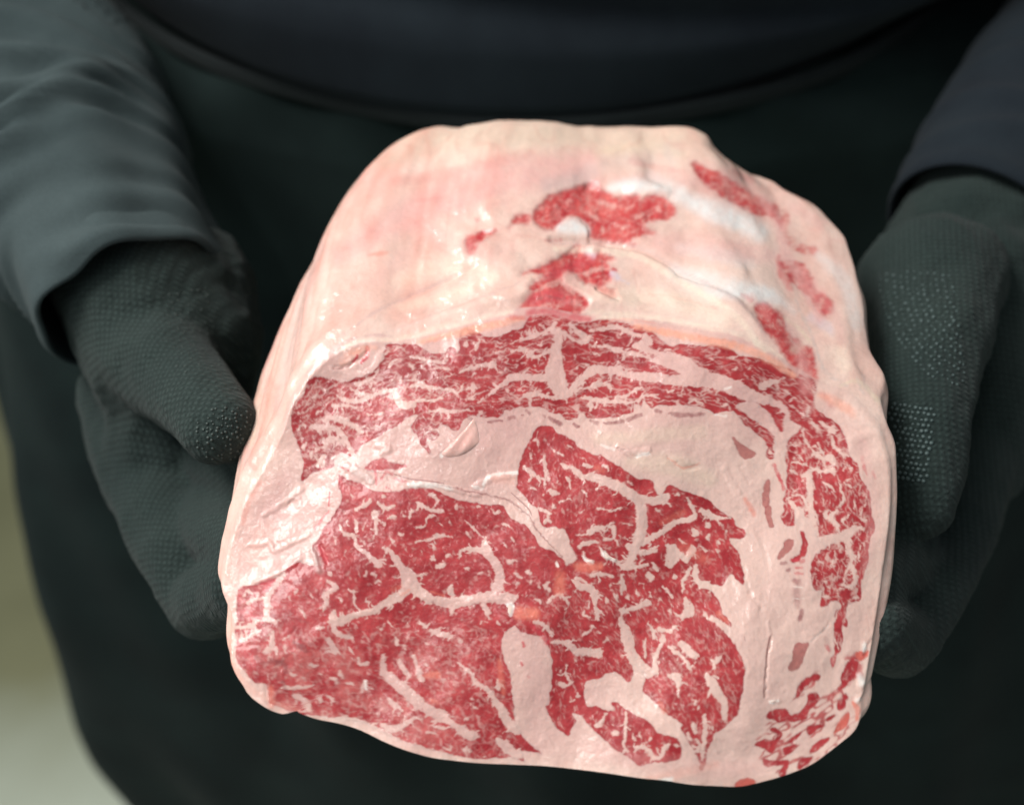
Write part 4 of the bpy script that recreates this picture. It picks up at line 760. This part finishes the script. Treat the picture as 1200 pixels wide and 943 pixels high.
# small loose flap of fat standing on the seam fat, and the rolled nub of fat at the upper left of the cut
def dome(name, poly, hgt, colr, tilt=0, lab=None, prof=2.0):
    p = cat(np.array(poly, float), 4); c = p.mean(0); n = len(p); rs = np.linspace(0, 1, 14); Vs = []; cs = []
    for r in rs[1:]:
        q = c+(p-c)*r; b = face_pt(q[:, 0], q[:, 1])
        hb = samp(height, q[:, 0], q[:, 1])*.00055+.0016*np.sin(q[:, 0]*.011+1)*np.sin(q[:, 1]*.013+.4)+.0012*np.sin(q[:, 0]*.023+q[:, 1]*.017)
        hz = hgt*(1-r**prof)**.6*(1+tilt*(q[:, 0]-c[0])/40)*(1+.15*np.sin(q[:, 0]*.35+q[:, 1]*.2))
        Vs.append(b+fn*(hb-.0003+hz)[:, None])
        nn = .5+.5*np.sin(q[:, 0]*.3+q[:, 1]*.17); cs.append(np.array(colr)*(1+.06*nn[:, None])*(1-.12*(1-r)*np.array((0, 1, 1))))
    top = Vs[0].mean(0, keepdims=True); Vs = np.concatenate([top]+Vs); cs = np.concatenate([cs[0][:1]]+cs)
    m_ = len(rs)-1; ri_ = np.arange(m_-1)[:, None]; ci_ = np.arange(n)[None]; cj_ = (ci_+1) % n
    q4 = np.stack([1+ri_*n+ci_, 1+ri_*n+cj_, 1+(ri_+1)*n+cj_, 1+(ri_+1)*n+ci_], -1).reshape(-1, 4)[:, ::-1]
    bm = bmesh.new(); vs = [bm.verts.new(v) for v in W(Vs)]
    for a in q4: bm.faces.new([vs[i] for i in a])
    for i in range(n): bm.faces.new([vs[0], vs[1+(i+1) % n], vs[1+i]])
    bmesh.ops.recalc_face_normals(bm, faces=bm.faces); me = bpy.data.meshes.new(name); bm.to_mesh(me); bm.free()
    a = me.attributes.new('pigment', 'FLOAT_COLOR', 'POINT'); c4 = np.ones((len(Vs), 4), np.float32); c4[:, :3] = np.clip(cs, 0, 1); a.data.foreach_set('color', c4.ravel())
    me.attributes.new('leanness', 'FLOAT', 'POINT'); o = link(name, me, M_MEAT, roast)
    if lab: o['label'] = lab
dome('fat_flap', PP("552,495 557,491 561,503 563,514 562,521 553,529 542,535 530,538 520,537 517,533 524,526 534,516 545,504"), .0010, (.76, .47, .41), -.2, "small pale flap of fat lifted off the seam", 3.0)
for s_ in ("590,706 600,705 602,712 600,722 594,720 594,712",
          "704,641 709,648 720,654 726,658 718,659 707,654", "899,820 911,818 912,823 902,825"):
    dome('fat_crumb', PP(s_), .0004, (.80, .66, .57))

# ================================================================ the person
random.seed(4)
def remeshed(name, spheres, voxel, mat, parent, smooth_it=6, post=None):
    bm = bmesh.new()
    for c, r in spheres:
        bmesh.ops.create_icosphere(bm, subdivisions=2, radius=float(r), matrix=Matrix.Translation(Vector(c)))
    me = bpy.data.meshes.new(name+'_src'); bm.to_mesh(me); bm.free(); o = bpy.data.objects.new(name+'_src', me); COL.objects.link(o)
    m1 = o.modifiers.new('r', 'REMESH'); m1.mode = 'VOXEL'; m1.voxel_size = voxel
    m2 = o.modifiers.new('s', 'SMOOTH'); m2.iterations = smooth_it; m2.factor = .6
    dg = bpy.context.evaluated_depsgraph_get(); me2 = bpy.data.meshes.new_from_object(o.evaluated_get(dg)); me2.name = name
    bpy.data.objects.remove(o); bpy.data.meshes.remove(me)
    if post: post(me2)
    return link(name, me2, mat, parent)
def chain(pts, step=.35):       # pts: (pos, radius) joints -> overlapping spheres
    out = []
    for (a, ra), (b, rb) in zip(pts[:-1], pts[1:]):
        a = np.array(a, float); b = np.array(b, float); n = max(2, int(np.linalg.norm(b-a)/(min(ra, rb)*step))+1)
        for i in range(n): t = i/n; out.append((a+(b-a)*t, ra+(rb-ra)*t))
    out.append((np.array(pts[-1][0]), pts[-1][1])); return out
def J(x, y, d, rp): return (px(x, y, d), rp*d/1100)     # joint from the photo: place, distance, half width in px

person = empty('person', (.02, .60, 0))
tag(person, 'person in black shirt, long black apron and knitted black gloves, holding out the roast', 'person')

# body: one continuous surface under the clothes
bz = lambda x, y, z, r: (np.array([x, y, z]), r)
EL, ER = np.array([-.335, .545, 1.165]), np.array([.365, .545, 1.19])
WL, WR = px(168, 300, .385), px(1152, 250, .415)
sph = chain([bz(.01, .62, 1.42, .13), bz(.01, .62, 1.25, .135), bz(.01, .62, 1.08, .14), bz(.01, .63, .95, .155)])
sph += chain([bz(.01, .62, 1.46, .09), bz(.01, .61, 1.56, .055)])
for s, E, Wd in ((-1, EL, WL), (1, ER, WR)):
    sph += chain([bz(.01, .62, 1.42, .11), bz(.01+s*.19, .62, 1.43, .06), (E, .04), (E+(Wd-E)*.7, .02)])
    sph += chain([bz(.01+s*.09, .63, .92, .10), bz(.01+s*.10, .64, .5, .062), bz(.01+s*.10, .66, .09, .042), bz(.01+s*.11, .56, .045, .035)])
remeshed('body', sph, .012, M_SKIN, person)

def tube(name, path, rad, mat, parent, nu=96, nv=120, disp=None, flat=None, open_end=True, thick=.0022, lab=None):
    """sleeve-like tube along a path (list of points), rad(t, phi) metres, turned inside at its end"""
    P = np.array(path, float); t0 = np.linspace(0, 1, len(P)); T = np.linspace(0, 1, nv)
    Pc = np.stack([np.interp(T, t0, P[:, k]) for k in range(3)], 1)
    for _ in range(10): Pc[1:-1] = (Pc[:-2]+2*Pc[1:-1]+Pc[2:])/4
    tg = np.gradient(Pc, axis=0); tg /= np.linalg.norm(tg, axis=1, keepdims=True)
    up = np.array(UPV)*.5-np.array(FWD); s = np.cross(tg, up); s /= np.linalg.norm(s, axis=1, keepdims=True); b = np.cross(s, tg)
    ph = np.linspace(0, 2*math.pi, nu, endpoint=False); R = rad(T[:, None], ph[None])
    Vv = Pc[:, None]+R[..., None]*(np.cos(ph)[None, :, None]*s[:, None]+np.sin(ph)[None, :, None]*b[:, None])
    rows = [Vv[i] for i in range(nv)]
    if open_end:
        cen = Pc[-1]
        for kk, (f, back) in enumerate(((.5, .0015), (1, 0), (1, -.01), (1, -.03))):
            rows.append(cen+(Vv[-1]-cen)*(1-thick*f/np.linalg.norm(Vv[-1]-cen, axis=1, keepdims=True))+tg[-1]*back)
    A_ = np.array(rows); m_, n_ = A_.shape[:2]; ri_ = np.arange(m_-1)[:, None]; ci_ = np.arange(n_)[None]; cj_ = (ci_+1) % n_
    q = np.stack([ri_*n_+ci_, ri_*n_+cj_, (ri_+1)*n_+cj_, (ri_+1)*n_+ci_], -1).reshape(-1, 4)
    me = np_mesh(name, A_.reshape(-1, 3), q); o = link(name, me, mat, parent)
    if lab: o['label'] = lab
    return o, Pc, Vv
def fold(t, c, w, sharp=1.0): return np.exp(-np.abs((t-c)/w)**(2*sharp))

# left-of-picture sleeve with its bunched folds
def rad_l(t, ph):
    arc = t+.045*np.cos(ph-1.2)
    r = .060-.0235*t
    f = 0
    for c, wd, a in ((.12, .03, .003), (.21, .035, .004), (.30, .03, .004), (.415, .016, .0045), (.455, .013, .005), (.49, .012, .0045), (.535, .014, .0042), (.585, .018, .0030), (.64, .016, .0036), (.70, .02, .0030), (.745, .014, .0028), (.80, .02, .0026), (.87, .03, .0016)):
        f = f+a*fold(arc+.018*np.sin(2*ph+c*20)+.01*np.sin(5*ph+c*31), c, wd)*(.65+.35*np.sin(ph*1+c*9))
    f = f-.006*fold(arc+.01*np.sin(2*ph), .375, .014)
    f = f+.0009*np.sin(arc*95+2.2*np.sin(ph*1+arc*14)+1.2*np.sin(3*ph))*(.5+.5*np.sin(arc*23+ph*2))
    return r*(1+.05*np.sin(2*ph+.5))+f*2.5+.001*np.sin(7*ph+t*9)+.0018*fold(t, .985, .02)
pl = [EL+np.array([-.02, .16, .16]), EL+np.array([-.02, .05, .03]), px(5, 60, .49), px(72, 170, .435), px(118, 262, .398), px(166, 358, .376)]
tube('sleeve', pl, rad_l, M_SLEEVE_LIT, person, lab='grey black sleeve bunched in folds above the wrist')
def rad_r(t, ph):
    arc = t+.04*np.cos(ph-1.8); r = .062-.0245*t; f = 0
    for c, wd, a in ((.15, .04, .004), (.3, .04, .004), (.45, .03, .004), (.58, .025, .004), (.68, .022, .0045), (.76, .02, .004), (.84, .02, .004), (.92, .025, .003)):
        f = f+a*fold(arc+.02*np.sin(2*ph+c*17), c, wd)*(.6+.4*np.sin(ph+c*7))
    return r*(1+.04*np.sin(2*ph+1))+f+.0015*fold(t, .985, .02)
pr = [ER+np.array([.02, .16, .16]), ER+np.array([.02, .05, .03]), px(1300, 40, .52), px(1240, 115, .47), px(1185, 195, .445), px(1140, 272, .425)]
tube('sleeve', pr, rad_r, M_SHIRT, person, lab='sleeve with shade in its darker cloth colour and a soft crease at the cuff')

# gloves
def under(x, y, u_, r):         # a finger joint resting on the wall of the roast: rim pixel, distance back along the roast, radius
    P = face_pt(x, y); d = P-C0; d = d-(d@a_ax)*a_ax; n_ = d/np.linalg.norm(d)
    return (W(C0+a_ax*u_+(P-C0)*1.02+n_*(r-.0035)), r)
def knit(me):
    n = len(me.vertices); co = np.empty(n*3, np.float32); me.vertices.foreach_get('co', co); co = co.reshape(-1, 3)
    nr_ = np.empty(n*3, np.float32); me.vertices.foreach_get('normal', nr_); nr_ = nr_.reshape(-1, 3)
    co = co+nr_*(n3(co, 60)*.0013+n3(co, 170, 4)*.0004+n3(co, 500, 7)*.00025)[:, None]; me.vertices.foreach_set('co', co.astype(np.float32).ravel()); me.update()
gl = []
gl += chain([J(118, 230, .41, 92), J(148, 300, .395, 102), J(180, 355, .385, 106), J(192, 410, .378, 96), J(188, 460, .385, 72)])            # wrist, heel of the thumb
gl += chain([J(205, 345, .40, 98), J(225, 400, .385, 84), J(208, 470, .385, 82), J(198, 535, .388, 74)])                # back of the hand
gl += chain([J(185, 415, .365, 70), J(215, 452, .346, 56), J(240, 478, .328, 51), J(255, 500, .319, 49)])            # thumb
gl += chain([J(160, 470, .40, 66), J(182, 560, .385, 62), J(212, 645, .358, 54), J(240, 708, .350, 46), under(288, 812, .037, .0115), under(350, 840, .034, .0112), under(420, 860, .035, .010)])  # index finger
gl += chain([J(175, 470, .42, 64), J(198, 545, .405, 58), J(236, 604, .374, 44), under(288, 813, .050, .0118), under(380, 848, .050, .0112), under(455, 874, .050, .010)])
gl += chain([J(195, 450, .44, 60), J(225, 530, .41, 48), under(292, 816, .076, .0118), under(400, 851, .075, .0108), under(460, 876, .075, .0095)])
gl += chain([J(215, 420, .45, 54), J(238, 500, .42, 44), under(300, 822, .099, .0105), under(390, 849, .096, .009)])
glove_l = remeshed('glove', gl, .0017, M_GLOVE, person, 10, knit); glove_l['label'] = 'black knitted glove with the thumb end in plain view'
gr = []
gr += chain([J(1215, 150, .46, 82), J(1175, 215, .44, 90), J(1140, 285, .43, 98), J(1125, 340, .425, 98), J(1128, 400, .425, 88)])
gr += chain([J(1140, 330, .415, 88), J(1145, 400, .412, 84), J(1142, 470, .41, 74), J(1138, 540, .405, 62)])
gr += chain([J(1092, 330, .385, 84), J(1082, 420, .358, 68), J(1076, 500, .338, 58), J(1078, 560, .330, 50), J(1076, 592, .327, 42)])   # thumb
gr += chain([J(1150, 470, .415, 54), J(1118, 600, .385, 56), J(1086, 690, .352, 50), J(1052, 752, .336, 46), under(1008, 850, .034, .0118), under(950, 900, .034, .011), under(870, 925, .035, .0098)])
gr += chain([J(1155, 450, .435, 56), J(1118, 560, .41, 54), J(1082, 640, .374, 44), under(1008, 850, .050, .0118), under(940, 905, .050, .011), under(860, 925, .050, .0098)])
gr += chain([J(1145, 430, .455, 54), J(1095, 560, .41, 48), under(1006, 855, .076, .0118), under(930, 909, .075, .0098)])
gr += chain([J(1125, 400, .465, 50), J(1088, 500, .425, 44), under(1003, 858, .099, .0105), under(940, 905, .096, .009)])
glove_r = remeshed('glove', gr, .0017, M_GLOVE, person, 10, knit); glove_r['label'] = 'shaded glove with rows of pale rubber grip dots beside the meat'

def dots(glove, specs, lab, mat=None):
    me = glove.data; bv = BVHTree.FromPolygons([v.co.copy() for v in me.vertices], [tuple(p.vertices) for p in me.polygons])
    bm = bmesh.new(); o = Vector((0, 0, CAMZ))
    for x, y, r in specs:
        d = (Vector(px(x, y, 1.0))-o).normalized(); hit = bv.ray_cast(o, d)
        if hit[0] is None: continue
        m_ = Matrix.Translation(hit[0]+hit[1]*.0001) @ hit[1].to_track_quat('Z', 'Y').to_matrix().to_4x4() @ Matrix.Diagonal((1, 1, .55, 1))
        bmesh.ops.create_icosphere(bm, subdivisions=1, radius=r, matrix=m_)
    me2 = bpy.data.meshes.new('grip_dots'); bm.to_mesh(me2); bm.free(); ob = link('grip_dots', me2, mat or M_GRIP, glove); ob['kind'] = 'stuff'
    ob['label'] = lab; ob.matrix_parent_inverse = Matrix.Identity(4)
    ob.matrix_world = Matrix.Identity(4); return ob
sp = []
for i in range(11):             # curved rows along the ball of the thumb
    r_ = 84+i*8.2
    for j in range(34):
        an = math.radians(186-j*440/r_/1.15); x = 1196+r_*math.cos(an); y = 312+r_*math.sin(an)
        if y < 318 or y > 452 or x < 1020 or x > 1118+(y-318)*.12 or random.random() < .14: continue
        sp.append((x+random.uniform(-1, 1), y+random.uniform(-1, 1), .00066*random.uniform(.6, 1.15)))
for i in range(16):             # the grid near the end of the thumb
    for j in range(14):
        x = 1036+i*6.2+(j % 2)*3; y = 470+j*6.6+i*1.6-(i*.42)**2*.35
        if x > 1098-(y-470)*.12 or random.random() < .1: continue
        sp.append((x+random.uniform(-.8, .8), y+random.uniform(-.8, .8), .0008*random.uniform(.7, 1.15)))
dots(glove_r, sp, 'rows of small rubber grip dots')
sp = []
for i in range(7):
    for j in range(13):
        if random.random() < .7: sp.append((192+i*8+j*1.5+random.uniform(-1.6, 1.6), 348+j*7.5-i*1.5+random.uniform(-1.6, 1.6), random.uniform(.0003, .0005)))
for i in range(13):
    for j in range(12):
        x = 232+i*5.6; y = 478+j*5.6+(i % 2)*2.8
        if ((x-266)/38)**2+((y-508)/34)**2 < 1 and random.random() < .72: sp.append((x+random.uniform(-1.6, 1.6), y+random.uniform(-1.6, 1.6), random.uniform(.0003, .0006)))
dots(glove_l, sp, 'fine rubber grip dots on the thumb pad and knuckle', M_GRIP2)

# clothing of the trunk: horizontal sections, superellipse
def lift(z, ph): return .045*np.cos(ph)**2*np.clip((z-1.0)/.12, 0, 1)
def trunk(name, secs, mat, parent, nu=200, wave=None, thick=0, lab=None, arc=(0, 2*math.pi), pw=2.05):
    z = np.array([s[0] for s in secs]); T = np.linspace(0, 1, 110); zz = np.interp(T, np.linspace(0, 1, len(z)), z)
    g = lambda k: np.interp(T, np.linspace(0, 1, len(z)), [s[k] for s in secs])
    cx_, cy_, ax_, ay_ = g(1), g(2), g(3), g(4)
    for arr in (cx_, cy_, ax_, ay_):
        for _ in range(12): arr[1:-1] = (arr[:-2]+2*arr[1:-1]+arr[2:])/4
    full = arc[1]-arc[0] > 6.28; ph = np.linspace(arc[0], arc[1], nu, endpoint=not full)
    c, s = np.cos(ph), np.sin(ph); k = (np.abs(c)**pw+np.abs(s)**pw)**(-1/pw)
    def surf(off):
        w_ = (wave(zz[:, None], ph[None]) if wave is not None else 0)+off
        return np.stack([cx_[:, None]+(ax_[:, None]+w_)*(c*k), cy_[:, None]+(ay_[:, None]+w_)*(s*k), zz[:, None]+lift(zz[:, None], ph[None])], -1)
    A_ = surf(0); rows = [A_]
    if thick: rows.append(surf(-thick)[::-1])
    A_ = np.concatenate(rows); m_, n_ = A_.shape[:2]; ri_ = np.arange(m_-1)[:, None]; ci_ = np.arange(n_ if full else n_-1)[None]; cj_ = (ci_+1) % n_
    q = np.stack([ri_*n_+ci_, ri_*n_+cj_, (ri_+1)*n_+cj_, (ri_+1)*n_+ci_], -1).reshape(-1, 4)
    me = np_mesh(name, A_.reshape(-1, 3), q); o = link(name, me, mat, parent)
    if lab: o['label'] = lab
    return o
FR = -math.pi/2
def w_shirt(z, ph):
    a = ph-FR; sag = .012*np.cos(a)
    return .010*fold(z+.10*a*a*.10, 1.155, .016)+.006*fold(z-.02*a, 1.215, .018)+.005*fold(z+.015*np.sin(2*a), 1.27, .02)-.006*fold(z+.01*np.sin(a*2), 1.185, .01)+.004*np.sin(3*a+z*30)
trunk('shirt', [(1.130, .01, .62, .252, .154), (1.140, .01, .62, .262, .161), (1.17, .03, .62, .31, .165), (1.25, .05, .62, .35, .158), (1.36, .04, .62, .34, .15), (1.47, .01, .62, .20, .12), (1.50, .01, .62, .09, .07)],
      M_SHIRT, person, wave=w_shirt, lab='black shirt loosely bagging over the apron waist')
def w_apron(z, ph):
    a = ph-FR; k = np.clip((1.12-z)/.3, 0, 1)
    return k*(.012*np.sin(7*a+.8+z*1.5)+.009*np.sin(12*a+2-z*2)+.006*np.sin(19*a+z*4))+.002*np.sin(23*a+z*25)
trunk('apron', [(1.132, .01, .62, .26, .156), (1.10, .03, .62, .36, .160), (1.0, .03, .62, .43, .170), (.85, .05, .60, .470, .19), (.7, .05, .58, .49, .205), (.5, .065, .57, .53, .215), (.32, .085, .57, .54, .22)],
      M_APRON, person, wave=w_apron, thick=.003, lab='long black waist apron hanging in soft folds')
trunk('waistband', [(1.125, .01, .62, .266, .1600), (1.127, .01, .62, .267, .1612), (1.132, .01, .62, .267, .1612), (1.134, .01, .62, .266, .1600)], M_BAND, person,
      wave=lambda z, ph: .0012*np.sin(9*ph+z*20), thick=.003, lab='narrow folded waistband of the apron')
for s in (-1, 1):
    o, _, _ = tube('trouser_leg', [(.01+s*.09, .63, .95), (.01+s*.10, .64, .5), (.01+s*.10, .66, .09)], lambda t, ph: (.115-.04*t)*(1+.03*np.sin(3*ph+t*9)), M_TROUSER, person, nu=48, nv=50)
    remeshed('shoe', chain([bz(.01+s*.10, .68, .055, .045), bz(.01+s*.105, .60, .045, .044), bz(.012+s*.115, .52, .04, .038)]), .006, M_TROUSER, person, 4)

# ================================================================ floor
me = np_mesh('floor', np.array([(-8, -4, 0), (8, -4, 0), (8, 10, 0), (-8, 10, 0)]), np.array([[0, 1, 2, 3]])); o = link('floor', me, mat_floor(), smooth=False); tag(o, kind='structure')
